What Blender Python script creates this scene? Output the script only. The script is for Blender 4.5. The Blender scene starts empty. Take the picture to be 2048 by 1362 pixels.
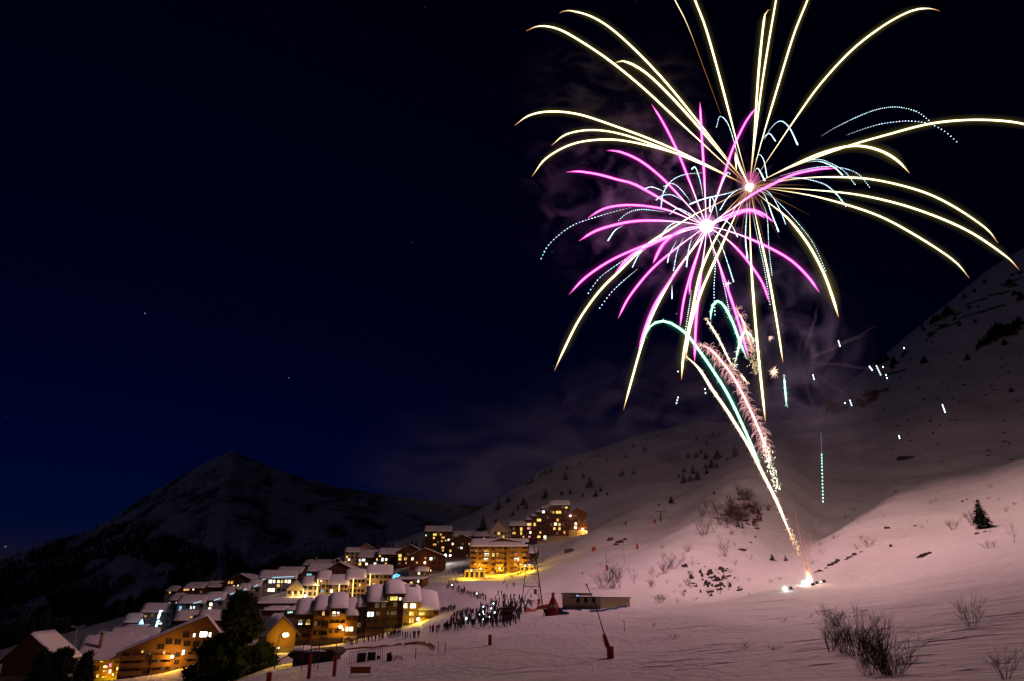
import bpy, bmesh, math, random
import numpy as np
from mathutils import Vector, Matrix, noise
from mathutils.bvhtree import BVHTree

random.seed(7)
SC = bpy.context.scene
COL = SC.collection
rad = math.radians

# ------------------------------------------------------------------ camera
PITCH = rad(20.5)
FPX = 1384.0                      # focal length in photo pixels (2048 wide)
cam_d = bpy.data.cameras.new('camera')
cam_d.sensor_width = 36.0
cam_d.lens = FPX / 2048 * 36.0
cam_d.clip_start = 0.1
cam_d.clip_end = 30000
cam = bpy.data.objects.new('camera', cam_d)
COL.objects.link(cam)
cam.location = (0, 0, 0)
cam.rotation_euler = (math.pi / 2 + PITCH, 0, 0)
SC.camera = cam

# ------------------------------------------------------------------ world: night sky after dusk
W = bpy.data.worlds.new('World')
SC.world = W
W.use_nodes = True
nt = W.node_tree
nt.nodes.clear()
out = nt.nodes.new('ShaderNodeOutputWorld')
bg = nt.nodes.new('ShaderNodeBackground')
sky = nt.nodes.new('ShaderNodeTexSky')
sky.sky_type = 'NISHITA'
sky.sun_disc = False
sky.sun_elevation = rad(-4.0)
sky.sun_rotation = rad(-35)
sky.altitude = 2000
sky.air_density = 1.0
sky.dust_density = 0.3
sky.ozone_density = 4.0
tc = nt.nodes.new('ShaderNodeTexCoord')
vor = nt.nodes.new('ShaderNodeTexVoronoi')
vor.inputs['Scale'].default_value = 30
ramp = nt.nodes.new('ShaderNodeMapRange')
ramp.inputs['From Min'].default_value = 0.034
ramp.inputs['From Max'].default_value = 0.010
ramp.inputs['To Min'].default_value = 0
ramp.inputs['To Max'].default_value = 1
sepc = nt.nodes.new('ShaderNodeSeparateColor')
gt = nt.nodes.new('ShaderNodeMath'); gt.operation = 'POWER'; gt.inputs[1].default_value = 3.0
mul = nt.nodes.new('ShaderNodeMath'); mul.operation = 'MULTIPLY'
bg2 = nt.nodes.new('ShaderNodeBackground')
bg2.inputs['Color'].default_value = (0.55, 0.75, 1.0, 1)
mul2 = nt.nodes.new('ShaderNodeMath'); mul2.operation = 'MULTIPLY'; mul2.inputs[1].default_value = 0.5
add = nt.nodes.new('ShaderNodeAddShader')
L = nt.links.new
hsv = nt.nodes.new('ShaderNodeHueSaturation')
hsv.inputs['Saturation'].default_value = 1.25
L(sky.outputs['Color'], hsv.inputs['Color'])
tint = nt.nodes.new('ShaderNodeMixRGB'); tint.blend_type = 'MULTIPLY'; tint.inputs[0].default_value = 1.0; tint.inputs[2].default_value = (1.3, 0.72, 1.22, 1)
L(hsv.outputs['Color'], tint.inputs[1])
L(tint.outputs[0], bg.inputs['Color'])
bg.inputs['Strength'].default_value = 0.090
L(tc.outputs['Generated'], vor.inputs['Vector'])
L(vor.outputs['Distance'], ramp.inputs['Value'])
L(vor.outputs['Color'], sepc.inputs['Color'])
L(sepc.outputs['Red'], gt.inputs[0])
L(gt.outputs[0], mul.inputs[0]); L(ramp.outputs['Result'], mul.inputs[1])
L(mul.outputs[0], mul2.inputs[0]); L(mul2.outputs[0], bg2.inputs['Strength'])
L(bg.outputs[0], add.inputs[0]); L(bg2.outputs[0], add.inputs[1])
L(add.outputs[0], out.inputs['Surface'])

# faint blue dusk fill added from left behind the camera, lifts the far peak
sun_d = bpy.data.lights.new('sun', 'SUN')
sun_d.energy = 0.034
sun_d.angle = rad(20)
sun_d.color = (0.5, 0.52, 1.0)
sun = bpy.data.objects.new('sun', sun_d)
COL.objects.link(sun)
sun.rotation_euler = (rad(48), 0, rad(-62))

# ------------------------------------------------------------------ picture settings
SC.view_settings.view_transform = 'Standard'
SC.view_settings.look = 'None'
SC.view_settings.exposure = 0.0
SC.view_settings.gamma = 1.0
SC.render.engine = 'CYCLES'
cy = SC.cycles
cy.use_denoising = True
cy.denoiser = 'OPENIMAGEDENOISE'
cy.max_bounces = 4
cy.diffuse_bounces = 2
cy.glossy_bounces = 1
cy.transmission_bounces = 1
cy.volume_bounces = 0
cy.transparent_max_bounces = 96
cy.sample_clamp_indirect = 0.6
cy.sample_clamp_direct = 0
cy.caustics_reflective = False
cy.caustics_refractive = False
cy.volume_step_rate = 1.0
cy.volume_max_steps = 128

# ------------------------------------------------------------------ projection helpers (photo pixel + depth -> place)
CP, SP = math.cos(PITCH), math.sin(PITCH)

def ray(px, py):
    a, b = px - 1024.0, 681.0 - py
    dy = CP * FPX - SP * b
    return a / dy, (SP * FPX + CP * b) / dy

def at(px, py, Y):
    u, v = ray(px, py)
    return Vector((u * Y, Y, v * Y))

def lum(px, Y):                    # metres of one photo pixel at depth Y near the horizon
    return px * Y / FPX / 0.93

# ------------------------------------------------------------------ firework light (the bursts themselves light the snow)
def point_light(name, loc, power, color, radius, parent=None):
    d = bpy.data.lights.new(name, 'POINT')
    d.energy = power; d.color = color; d.shadow_soft_size = radius
    o = bpy.data.objects.new(name, d)
    COL.objects.link(o)
    o.location = loc
    if parent: o.parent = parent
    return o

GY, MY = 216.0, 209.0
GC, MC = at(1499, 374, GY), at(1413, 452, MY)
point_light('gold_burst_light', GC, 3.9e5, (1.0, 0.64, 0.43), 16)
point_light('magenta_burst_light', MC, 1.7e5, (1.0, 0.28, 0.74), 14)
point_light('comet_light', at(1470, 830, 193), 1.2e4, (1.0, 0.70, 0.34), 8)

# ------------------------------------------------------------------ materials
MATS = {}
def mat(name, color=(0.5, 0.5, 0.5), rough=0.7, emit=None, strength=1.0, var=0.0, scale=8.0, bump=0.0, metal=0.0, coord='Object', stretch=None):
    if name in MATS: return MATS[name]
    m = bpy.data.materials.new(name)
    m.use_nodes = True
    t = m.node_tree; t.nodes.clear()
    o = t.nodes.new('ShaderNodeOutputMaterial')
    p = t.nodes.new('ShaderNodeBsdfPrincipled')
    t.links.new(p.outputs[0], o.inputs[0])
    p.inputs['Base Color'].default_value = (*color, 1)
    p.inputs['Roughness'].default_value = rough
    p.inputs['Metallic'].default_value = metal
    p.inputs['Specular IOR Level'].default_value = 0.25
    if emit:
        p.inputs['Emission Color'].default_value = (*emit, 1)
        p.inputs['Emission Strength'].default_value = strength
        m.cycles.emission_sampling = 'NONE'
    if var or bump:
        c = t.nodes.new('ShaderNodeTexCoord')
        mp = t.nodes.new('ShaderNodeMapping')
        if stretch: mp.inputs['Scale'].default_value = stretch
        n = t.nodes.new('ShaderNodeTexNoise')
        n.inputs['Scale'].default_value = scale
        n.inputs['Detail'].default_value = 6
        t.links.new(c.outputs[coord], mp.inputs[0]); t.links.new(mp.outputs[0], n.inputs['Vector'])
        if var:
            r = t.nodes.new('ShaderNodeMixRGB'); r.blend_type = 'MIX'
            r.inputs[1].default_value = (*[max(0, x * (1 - var)) for x in color], 1)
            r.inputs[2].default_value = (*[min(1, x * (1 + var)) for x in color], 1)
            t.links.new(n.outputs['Fac'], r.inputs[0]); t.links.new(r.outputs[0], p.inputs['Base Color'])
        if bump:
            b = t.nodes.new('ShaderNodeBump'); b.inputs['Strength'].default_value = bump
            t.links.new(n.outputs['Fac'], b.inputs['Height']); t.links.new(b.outputs[0], p.inputs['Normal'])
    MATS[name] = m
    return m

def emit_mat(name, color, strength):
    if name in MATS: return MATS[name]
    m = bpy.data.materials.new(name); m.use_nodes = True
    t = m.node_tree; t.nodes.clear()
    o = t.nodes.new('ShaderNodeOutputMaterial'); e = t.nodes.new('ShaderNodeEmission')
    e.inputs[0].default_value = (*color, 1); e.inputs[1].default_value = strength
    t.links.new(e.outputs[0], o.inputs[0])
    m.cycles.emission_sampling = 'NONE'
    MATS[name] = m
    return m

def trail_mat(name, strength):
    m = bpy.data.materials.new(name); m.use_nodes = True
    t = m.node_tree; t.nodes.clear()
    o = t.nodes.new('ShaderNodeOutputMaterial'); e = t.nodes.new('ShaderNodeEmission')
    a = t.nodes.new('ShaderNodeAttribute'); a.attribute_name = 'burn'
    t.links.new(a.outputs['Color'], e.inputs[0]); e.inputs[1].default_value = strength
    t.links.new(e.outputs[0], o.inputs[0])
    m.cycles.emission_sampling = 'NONE'
    MATS[name] = m
    return m

def glow_mat(name, color, strength):  # volume emission that imitates a halo of glare around bright fire
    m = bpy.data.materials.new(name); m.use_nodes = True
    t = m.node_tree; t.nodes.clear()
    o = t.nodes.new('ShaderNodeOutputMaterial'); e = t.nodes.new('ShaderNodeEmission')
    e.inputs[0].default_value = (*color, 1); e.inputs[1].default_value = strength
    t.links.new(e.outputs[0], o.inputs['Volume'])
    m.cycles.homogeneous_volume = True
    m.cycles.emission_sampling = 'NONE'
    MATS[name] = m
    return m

def snow_mat():
    m = bpy.data.materials.new('snow'); m.use_nodes = True
    t = m.node_tree; t.nodes.clear(); N = t.nodes.new; K = t.links.new
    o = N('ShaderNodeOutputMaterial'); p = N('ShaderNodeBsdfPrincipled')
    K(p.outputs[0], o.inputs[0])
    p.inputs['Roughness'].default_value = 0.65
    p.inputs['Specular IOR Level'].default_value = 0.2
    c = N('ShaderNodeTexCoord')
    n1 = N('ShaderNodeTexNoise'); n1.inputs['Scale'].default_value = 0.05; n1.inputs['Detail'].default_value = 8; n1.inputs['Roughness'].default_value = 0.6
    mp = N('ShaderNodeMapping'); mp.inputs['Scale'].default_value = (0.06, 0.30, 0.3); mp.inputs['Rotation'].default_value = (0, 0, rad(-14))
    n2 = N('ShaderNodeTexNoise'); n2.inputs['Scale'].default_value = 1.6; n2.inputs['Detail'].default_value = 7; n2.inputs['Roughness'].default_value = 0.62
    n3 = N('ShaderNodeTexNoise'); n3.inputs['Scale'].default_value = 1.1; n3.inputs['Detail'].default_value = 6
    K(c.outputs['Object'], n1.inputs['Vector']); K(c.outputs['Object'], mp.inputs[0]); K(mp.outputs[0], n2.inputs['Vector']); K(c.outputs['Object'], n3.inputs['Vector'])
    mx = N('ShaderNodeMixRGB'); mx.inputs[1].default_value = (0.66, 0.67, 0.70, 1); mx.inputs[2].default_value = (0.86, 0.86, 0.87, 1)
    K(n1.outputs['Fac'], mx.inputs[0]); K(mx.outputs[0], p.inputs['Base Color'])
    ad = N('ShaderNodeMath'); ad.operation = 'MULTIPLY_ADD'; ad.inputs[1].default_value = 0.45
    K(n3.outputs['Fac'], ad.inputs[0]); K(n2.outputs['Fac'], ad.inputs[2])
    b = N('ShaderNodeBump'); b.inputs['Strength'].default_value = 0.9; b.inputs['Distance'].default_value = 1.3
    K(ad.outputs[0], b.inputs['Height']); K(b.outputs[0], p.inputs['Normal'])
    MATS['snow'] = m
    return m

SNOW = snow_mat()

# ------------------------------------------------------------------ mesh helpers
class MB:
    """collects shapes for one mesh"""
    def __init__(s): s.v = []; s.f = []; s.m = []
    def add(s, vs, fs, mi=0):
        b = len(s.v); s.v += [tuple(x) for x in vs]; s.f += [tuple(i + b for i in f) for f in fs]; s.m += [mi] * len(fs)
    def box(s, x0, x1, y0, y1, z0, z1, mi=0, M=None):
        vs = [Vector((x, y, z)) for x in (x0, x1) for y in (y0, y1) for z in (z0, z1)]
        if M: vs = [M @ v for v in vs]
        s.add(vs, [(0, 1, 3, 2), (4, 6, 7, 5), (0, 4, 5, 1), (2, 3, 7, 6), (0, 2, 6, 4), (1, 5, 7, 3)], mi)
    def tube(s, pts, rs, n=5, mi=0, cap=True):
        pts = [Vector(p) for p in pts]
        b = len(s.v); k = len(pts)
        if not hasattr(rs, '__len__'): rs = [rs] * k
        ref = None
        for i in range(k):
            d = (pts[min(i + 1, k - 1)] - pts[max(i - 1, 0)])
            if d.length < 1e-9: d = Vector((0, 0, 1))
            d.normalize()
            if ref is None: ref = Vector((1, 0, 0)) if abs(d.x) < 0.8 else Vector((0, 1, 0))
            a = (ref - d * ref.dot(d))
            if a.length < 1e-6: a = d.orthogonal()
            a.normalize(); ref = a
            c = d.cross(a)
            for j in range(n):
                t = 2 * math.pi * j / n
                s.v.append(tuple(pts[i] + (a * math.cos(t) + c * math.sin(t)) * rs[i]))
        for i in range(k - 1):
            for j in range(n):
                s.f.append((b + i * n + j, b + i * n + (j + 1) % n, b + (i + 1) * n + (j + 1) % n, b + (i + 1) * n + j)); s.m.append(mi)
        if cap:
            s.f.append(tuple(b + j for j in reversed(range(n)))); s.m.append(mi)
            s.f.append(tuple(b + (k - 1) * n + j for j in range(n))); s.m.append(mi)
    def prism(s, poly, e0, e1, axis='y', mi=0):
        """poly: (a, z) outline; extruded along y (a is x) or along x (a is y)"""
        n = len(poly)
        if axis == 'y': vs = [(a, e0, z) for a, z in poly] + [(a, e1, z) for a, z in poly]
        else: vs = [(e0, a, z) for a, z in poly] + [(e1, a, z) for a, z in poly]
        fs = [(i, (i + 1) % n, n + (i + 1) % n, n + i) for i in range(n)] + [tuple(reversed(range(n))), tuple(range(n, 2 * n))]
        s.add(vs, fs, mi)
    def mesh(s, name, mats, smooth=False):
        me = bpy.data.meshes.new(name)
        me.from_pydata(s.v, [], s.f)
        for m in (mats if isinstance(mats, (list, tuple)) else [mats]): me.materials.append(m)
        me.polygons.foreach_set('material_index', s.m)
        if smooth: me.polygons.foreach_set('use_smooth', [True] * len(s.f))
        bm = bmesh.new(); bm.from_mesh(me); bmesh.ops.recalc_face_normals(bm, faces=bm.faces); bm.to_mesh(me); bm.free()
        me.update()
        return me

def link(name, me, parent=None, loc=(0, 0, 0), rz=0.0, scale=None, label=None, cat=None, group=None, kind=None):
    o = bpy.data.objects.new(name, me)
    COL.objects.link(o)
    if parent: o.parent = parent
    o.location = loc
    if rz: o.rotation_euler = (0, 0, rz)
    if scale is not None: o.scale = scale if hasattr(scale, '__len__') else (scale,) * 3
    if label: o['label'] = label
    if cat: o['category'] = cat
    if group: o['group'] = group
    if kind: o['kind'] = kind
    return o

def thing(name, label, cat, loc=(0, 0, 0), rz=0.0, group=None):
    return link(name, None, None, loc, rz, None, label, cat, group)
# ------------------------------------------------------------------ terrain: one snow sheet through surveyed points
CTRL = [
 # near field
 (550,1362,72),(800,1362,62),(1024,1362,52),(1180,1362,46),(1400,1362,38),(1740,1352,33),(2048,1362,26),(2300,1340,24),
 (1230,1317,72),(1060,1312,74),(960,1300,95),(800,1332,82),(660,1346,82),(400,1390,140),(200,1400,150),(0,1425,150),(-250,1440,150),
 (632,1320,130),(550,1332,120),(690,1287,195),(620,1300,190),(780,1275,185),(850,1270,168),(950,1253,142),(1040,1248,142),
 (1107,1228,160),(1200,1221,168),(1290,1207,185),(930,1217,195),(900,1226,205),(1000,1207,205),(1050,1215,212),(950,1182,235),(905,1168,262),
 (1000,1152,365),(930,1156,355),(1066,1140,365),(1300,1290,90),(1400,1240,115),(1560,1236,125),(1450,1300,75),(1600,1300,58),(1700,1278,66),
 (1850,1260,65),(2000,1250,60),(1960,1300,42),(2048,1180,95),(1900,1190,108),(1570,1184,175),(1615,1169,190),(1720,1151,200),(1450,1197,188),(1350,1203,188),
 (2250,1250,55),(2300,1120,100),
 # right knoll and its crest
 (1800,1080,236),(1967,1055,215),(2048,1060,195),(1900,1005,290),(1750,1050,268),(1660,1095,243),
 (1580,1122,258),(1640,1085,278),(1700,1045,300),(1800,990,332),(1900,955,350),(2048,918,348),(2250,840,335),
 (1640,1070,372),(1700,1034,396),(1800,981,424),(1900,947,438),(2048,910,440),(2250,828,440),
 # right mountain
 (1800,890,540),(2048,780,560),(1900,825,560),(2048,650,750),(1900,720,740),(1780,805,690),(1700,860,650),(1650,910,560),(2250,680,560),
 (2048,522,900),(1980,556,905),(1900,614,910),(1850,652,915),(1800,690,920),(1740,738,925),(1690,778,920),(1640,820,900),(2250,420,900),
 (2048,560,1200),(1900,660,1200),(1740,780,1200),(1640,860,1200),(2250,460,1200),
 # gully and spur
 (1560,1098,318),(1595,1022,385),(1610,955,470),(1605,890,600),
 (1330,1108,275),(1400,1040,340),(1470,968,415),(1530,908,510),(1400,1180,215),(1500,1142,242),(1545,1070,330),(1440,1100,280),
 (1300,1085,345),(1360,1030,430),
 # middle hill
 (1180,1182,215),(1250,1125,290),(1200,1065,400),(1185,1062,455),(1100,1088,440),(1120,1112,375),
 (1300,1000,480),(1400,950,560),(1250,950,630),(1350,900,720),(1450,880,730),
 (1560,845,870),(1500,846,865),(1400,850,860),(1300,868,850),(1200,898,830),(1100,935,800),(1050,965,790),(1000,1000,775),(930,1036,755),(860,1060,740),(780,1086,720),(690,1112,700),
 (1560,880,1150),(1400,890,1150),(1200,940,1100),(1050,1000,1050),(930,1070,1020),(780,1120,1000),(690,1140,1000),
 # village hillside
 (1050,1092,450),(980,1098,445),(900,1124,478),(950,1112,470),(850,1118,440),(870,1152,375),(800,1156,395),(760,1146,420),(700,1146,415),
 (780,1205,295),(700,1208,288),(600,1210,295),(520,1212,320),(560,1175,385),(450,1202,370),(360,1246,320),(420,1246,295),(300,1280,290),
 (250,1300,265),(200,1340,235),(330,1356,196),(100,1366,205),(0,1376,205),(480,1320,165),(640,1140,490),(500,1172,450),(400,1198,440),(300,1225,430),
 (300,1245,700),(100,1285,650),(0,1300,600),(-250,1320,500),
]
def build_rbf():
    pts = []
    for px, py, Y in CTRL:
        u, v = ray(px, py)
        pts.append((u * 3.0, math.log(Y), v))
    for u in (-1.2, -0.8, -0.4, 0.0, 0.4, 0.8, 1.2):
        pts.append((u * 3, math.log(13.0), -1.75 / 13))
        for Y, z in ((1700, -60 if u < 0.1 else 120), (3500, -100), (9000, -120)):
            pts.append((u * 3, math.log(Y), z / Y))
    for u in (-1.2, -0.95):
        pts.append((u * 3, math.log(60), -0.12)); pts.append((u * 3, math.log(220), -0.14)); pts.append((u * 3, math.log(600), -0.09))
    A = np.array(pts)
    X, val = A[:, :2], A[:, 2]
    n = len(X)
    def phi(d2):
        return np.where(d2 > 1e-12, 0.5 * d2 * np.log(np.maximum(d2, 1e-12)), 0.0)
    D = ((X[:, None] - X[None]) ** 2).sum(2)
    Kk = phi(D) + np.eye(n) * 0.0015
    Pm = np.hstack([np.ones((n, 1)), X])
    M = np.zeros((n + 3, n + 3)); M[:n, :n] = Kk; M[:n, n:] = Pm; M[n:, :n] = Pm.T
    sol = np.linalg.solve(M, np.concatenate([val, np.zeros(3)]))
    w, c = sol[:n], sol[n:]
    def ev(u, t):
        q = np.stack([u * 3.0, t], 1)
        res = np.empty(len(q))
        for i in range(0, len(q), 20000):
            qq = q[i:i + 20000]
            d = ((qq[:, None] - X[None]) ** 2).sum(2)
            res[i:i + 20000] = phi(d) @ w + c[0] + qq @ c[1:]
        return res
    return ev
EV = build_rbf()

def terrain():
    UA = rad(46)
    inner = np.linspace(-UA, UA, 461)
    outer = np.linspace(UA, 2 * math.pi - UA, 61)[1:-1]
    ang = np.concatenate([inner, outer])
    rr = np.concatenate([np.geomspace(11, 60, 70), np.geomspace(60, 1000, 270)[1:], np.geomspace(1000, 12000, 34)[1:]])
    na, nr = len(ang), len(rr)
    R, A = np.meshgrid(rr, ang, indexing='ij')
    Aw = (A + math.pi) % (2 * math.pi) - math.pi
    Ac = np.clip(Aw, -rad(50), rad(50))
    u = np.tan(Ac); Y = R * np.cos(Ac)
    v = EV(u.ravel(), np.log(Y.ravel())).reshape(u.shape)
    fade = np.clip((np.abs(Aw) - rad(50)) / rad(80), 0, 1)
    fade = fade * fade * (3 - 2 * fade)
    v = v * (1 - fade) + fade * (-0.012 - 1.7 / Y)
    z = v * Y
    x = R * np.sin(A); y = R * np.cos(A)
    verts = np.stack([x.ravel(), y.ravel(), z.ravel()], 1)
    # snow relief: drifts and wind ripples, small on the groomed run, rougher on the hills
    for i in range(len(verts)):
        X, Yy, Z = verts[i]
        r = math.hypot(X, Yy)
        if r > 3000: continue
        p = Vector((X, Yy, 0))
        k = min(1.0, r / 300.0)
        h = noise.noise(p * 0.035) * (0.25 + 1.6 * k) + noise.noise(p * 0.11) * (0.10 + 0.55 * k) + noise.noise(p * 0.4) * (0.05 + 0.12 * k)
        if r > 300: h += noise.noise(p * 0.013) * 5 * min(1, (r - 300) / 400)
        if r < 60 : h *= max(0.3, r / 60)
        verts[i, 2] += h
    c = len(verts)
    verts = np.vstack([verts, [[0, 0, -1.7]]])
    fs = []
    for i in range(nr - 1):
        for j in range(na):
            j2 = (j + 1) % na
            fs.append((i * na + j, i * na + j2, (i + 1) * na + j2, (i + 1) * na + j))
    for j in range(na): fs.append((c, (j + 1) % na, j))
    me = bpy.data.meshes.new('snow_ground')
    me.from_pydata([tuple(v) for v in verts], [], fs)
    me.materials.append(SNOW)
    me.polygons.foreach_set('use_smooth', [True] * len(fs))
    me.update()
    if me.polygons[0].normal.z < 0:
        me.flip_normals()
    o = link('snow_ground', me, kind='structure')
    o['label'] = 'snow covered mountainside and ski run'
    bvh = BVHTree.FromPolygons([tuple(v) for v in verts], fs)
    return o, bvh
GROUND, BVH = terrain()

def zat(x, y):
    h = BVH.ray_cast(Vector((x, y, 3000)), Vector((0, 0, -1)))
    return h[0].z if h[0] is not None else 0.0

def on(px, py, far=5000):
    """the snow seen at a photo pixel"""
    u, v = ray(px, py)
    d = Vector((u, 1, v)).normalized()
    h = BVH.ray_cast(d * 12, d)
    return h[0] if h[0] is not None else None

def stand(px, Y):
    """the snow below the photo column px at depth Y"""
    u, _ = ray(px, 1200)
    x = u * Y
    return Vector((x, Y, zat(x, Y)))

# ------------------------------------------------------------------ far mountain
def far_mountain():
    ridge = [(-300,1175),(-100,1140),(0,1117),(80,1086),(180,1060),(230,1030),(290,990),(340,960),(400,930),(440,909),(462,896),(474,896),(496,911),(540,931),(600,953),(680,975),(760,990),(850,1000),(1000,1010),(1150,1020),(1300,1030)]
    ru = np.array([ray(*p)[0] for p in ridge]); rv = np.array([ray(*p)[1] for p in ridge])
    us = np.linspace(ru[0], ru[-1], 260)
    tt = np.linspace(0, 1, 110)
    verts = []; 
    for t in tt:
        for u in us:
            vr = float(np.interp(u, ru, rv))
            if t < 0.7:
                s = t / 0.7
                Y = 1250 + 1950 * s
                v = -0.075 + (vr + 0.075) * (0.25 * s + 0.75 * s ** 1.4)
            else:
                s = (t - 0.7) / 0.3
                Y = 3200 + 2500 * s
                v = vr * (1 - s) ** 1.5 + (-0.03) * (1 - (1 - s) ** 1.5)
            x = u * Y; z = v * Y
            p = Vector((x * 0.0018, Y * 0.0018, 0))
            k = math.sin(min(1, t / 0.66) * math.pi) if t < 0.66 else 0.16
            z += k * (noise.fractal(p * 2.2, 0.9, 2.1, 5) * 75 + noise.ridged_multi_fractal(p * 2.4 + Vector((4, 2, 0)), 0.9, 2, 5, 1, 2) * 34 - 45) + noise.noise(p * 20) * 5 + noise.noise(p * 45) * 3
            verts.append((x, Y, z))
    n = len(us)
    fs = [(i * n + j, i * n + j + 1, (i + 1) * n + j + 1, (i + 1) * n + j) for i in range(len(tt) - 1) for j in range(n - 1)]
    m = bpy.data.materials.new('far_snow'); m.use_nodes = True
    t = m.node_tree; t.nodes.clear(); N = t.nodes.new; K = t.links.new
    o = N('ShaderNodeOutputMaterial'); p = N('ShaderNodeBsdfPrincipled'); K(p.outputs[0], o.inputs[0])
    p.inputs['Roughness'].default_value = 0.8
    c = N('ShaderNodeTexCoord'); n1 = N('ShaderNodeTexNoise'); n1.inputs['Scale'].default_value = 0.008; n1.inputs['Detail'].default_value = 6; n1.inputs['Roughness'].default_value = 0.6
    K(c.outputs['Object'], n1.inputs['Vector'])
    rp = N('ShaderNodeValToRGB'); rp.color_ramp.elements[0].position = 0.40; rp.color_ramp.elements[1].position = 0.52
    rp.color_ramp.elements[0].color = (0.06, 0.06, 0.07, 1); rp.color_ramp.elements[1].color = (0.66, 0.66, 0.70, 1)
    K(n1.outputs['Fac'], rp.inputs[0]); K(rp.outputs[0], p.inputs['Base Color'])
    me = bpy.data.meshes.new('far_mountain'); me.from_pydata(verts, [], fs); me.materials.append(m)
    me.polygons.foreach_set('use_smooth', [True] * len(fs)); me.update()
    o = link('far_mountain', me, kind='structure')
    o['label'] = 'distant pyramid shaped peak with rocky snow slopes'
    return BVHTree.FromPolygons(verts, fs)
FARBVH = far_mountain()
def on_far(px, py):
    u, v = ray(px, py); d = Vector((u, 1, v)).normalized()
    h = FARBVH.ray_cast(d * 1000, d)
    return h[0]
# ------------------------------------------------------------------ fireworks
def spline(pts, step=9.0):
    """smooth curve through photo points (Catmull-Rom), about one point per step pixels"""
    P = [Vector((p[0], p[1])) for p in pts]
    P = [P[0] * 2 - P[1]] + P + [P[-1] * 2 - P[-2]]
    out = []
    for i in range(1, len(P) - 2):
        a, b, c, d = P[i - 1], P[i], P[i + 1], P[i + 2]
        n = max(1, int((c - b).length / step))
        for k in range(n):
            t = k / n
            out.append(0.5 * (2 * b + (c - a) * t + (2 * a - 5 * b + 4 * c - d) * t * t + (3 * b - a - 3 * c + d) * t ** 3))
    out.append(P[-2])
    return out

def lift(pts2, Y0, dY):
    """photo curve -> curve in space that leaves the burst at depth Y0 and drifts by dY towards its tip (first point)"""
    L = [0]
    for a, b in zip(pts2, pts2[1:]): L.append(L[-1] + (b - a).length)
    T = L[-1] or 1
    return [at(p.x, p.y, Y0 + dY * (1 - l / T)) for p, l in zip(pts2, L)], [l / T for l in L]

def burn_mesh(name, tubes, material):
    """tubes: (points, radii, colours)"""
    mb = MB(); cols = []
    for pts, rs, cs in tubes:
        n = 6 if max(rs) > 0.12 else 4
        mb.tube(pts, rs, n)
        for c in cs: cols += [c] * n
    me = mb.mesh(name, material)
    ca = me.color_attributes.new('burn', 'FLOAT_COLOR', 'POINT')
    ca.data.foreach_set('color', [x for c in cols for x in (*c, 1)])
    return me

TR = trail_mat('burning_star', 1.0)
KS = GY / 205.0                    # star size grows with the distance of the shells
GLOW = {  # added glowing sheaths, imitate the bloom around each trail
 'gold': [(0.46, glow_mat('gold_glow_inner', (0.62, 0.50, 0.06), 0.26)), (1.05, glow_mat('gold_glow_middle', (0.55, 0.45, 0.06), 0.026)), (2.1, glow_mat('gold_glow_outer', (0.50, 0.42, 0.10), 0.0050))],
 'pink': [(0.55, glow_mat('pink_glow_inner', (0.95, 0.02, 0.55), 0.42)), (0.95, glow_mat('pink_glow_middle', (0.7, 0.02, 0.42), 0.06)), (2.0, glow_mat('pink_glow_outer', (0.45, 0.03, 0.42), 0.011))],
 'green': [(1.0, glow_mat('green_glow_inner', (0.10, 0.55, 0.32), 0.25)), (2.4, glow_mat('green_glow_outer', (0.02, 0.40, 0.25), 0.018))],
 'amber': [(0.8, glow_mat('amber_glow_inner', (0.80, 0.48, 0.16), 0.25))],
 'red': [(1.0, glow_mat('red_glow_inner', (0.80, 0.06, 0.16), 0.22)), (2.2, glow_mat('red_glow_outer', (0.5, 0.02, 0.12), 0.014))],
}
def mixc(a, b, t): return tuple(x + (y - x) * t for x, y in zip(a, b))
HOT = {'gold': (4.0, 3.4, 1.8), 'pink': (4.8, 0.55, 2.6), 'green': (1.5, 4.2, 2.6), 'amber': (4.2, 3.3, 2.2), 'red': (4.0, 1.6, 1.7)}
COOL = {'gold': (0.75, 0.24, 0.05), 'pink': (0.9, 0.08, 0.45), 'green': (0.4, 0.8, 0.5), 'amber': (0.8, 0.35, 0.12), 'red': (0.9, 0.2, 0.2)}

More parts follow.
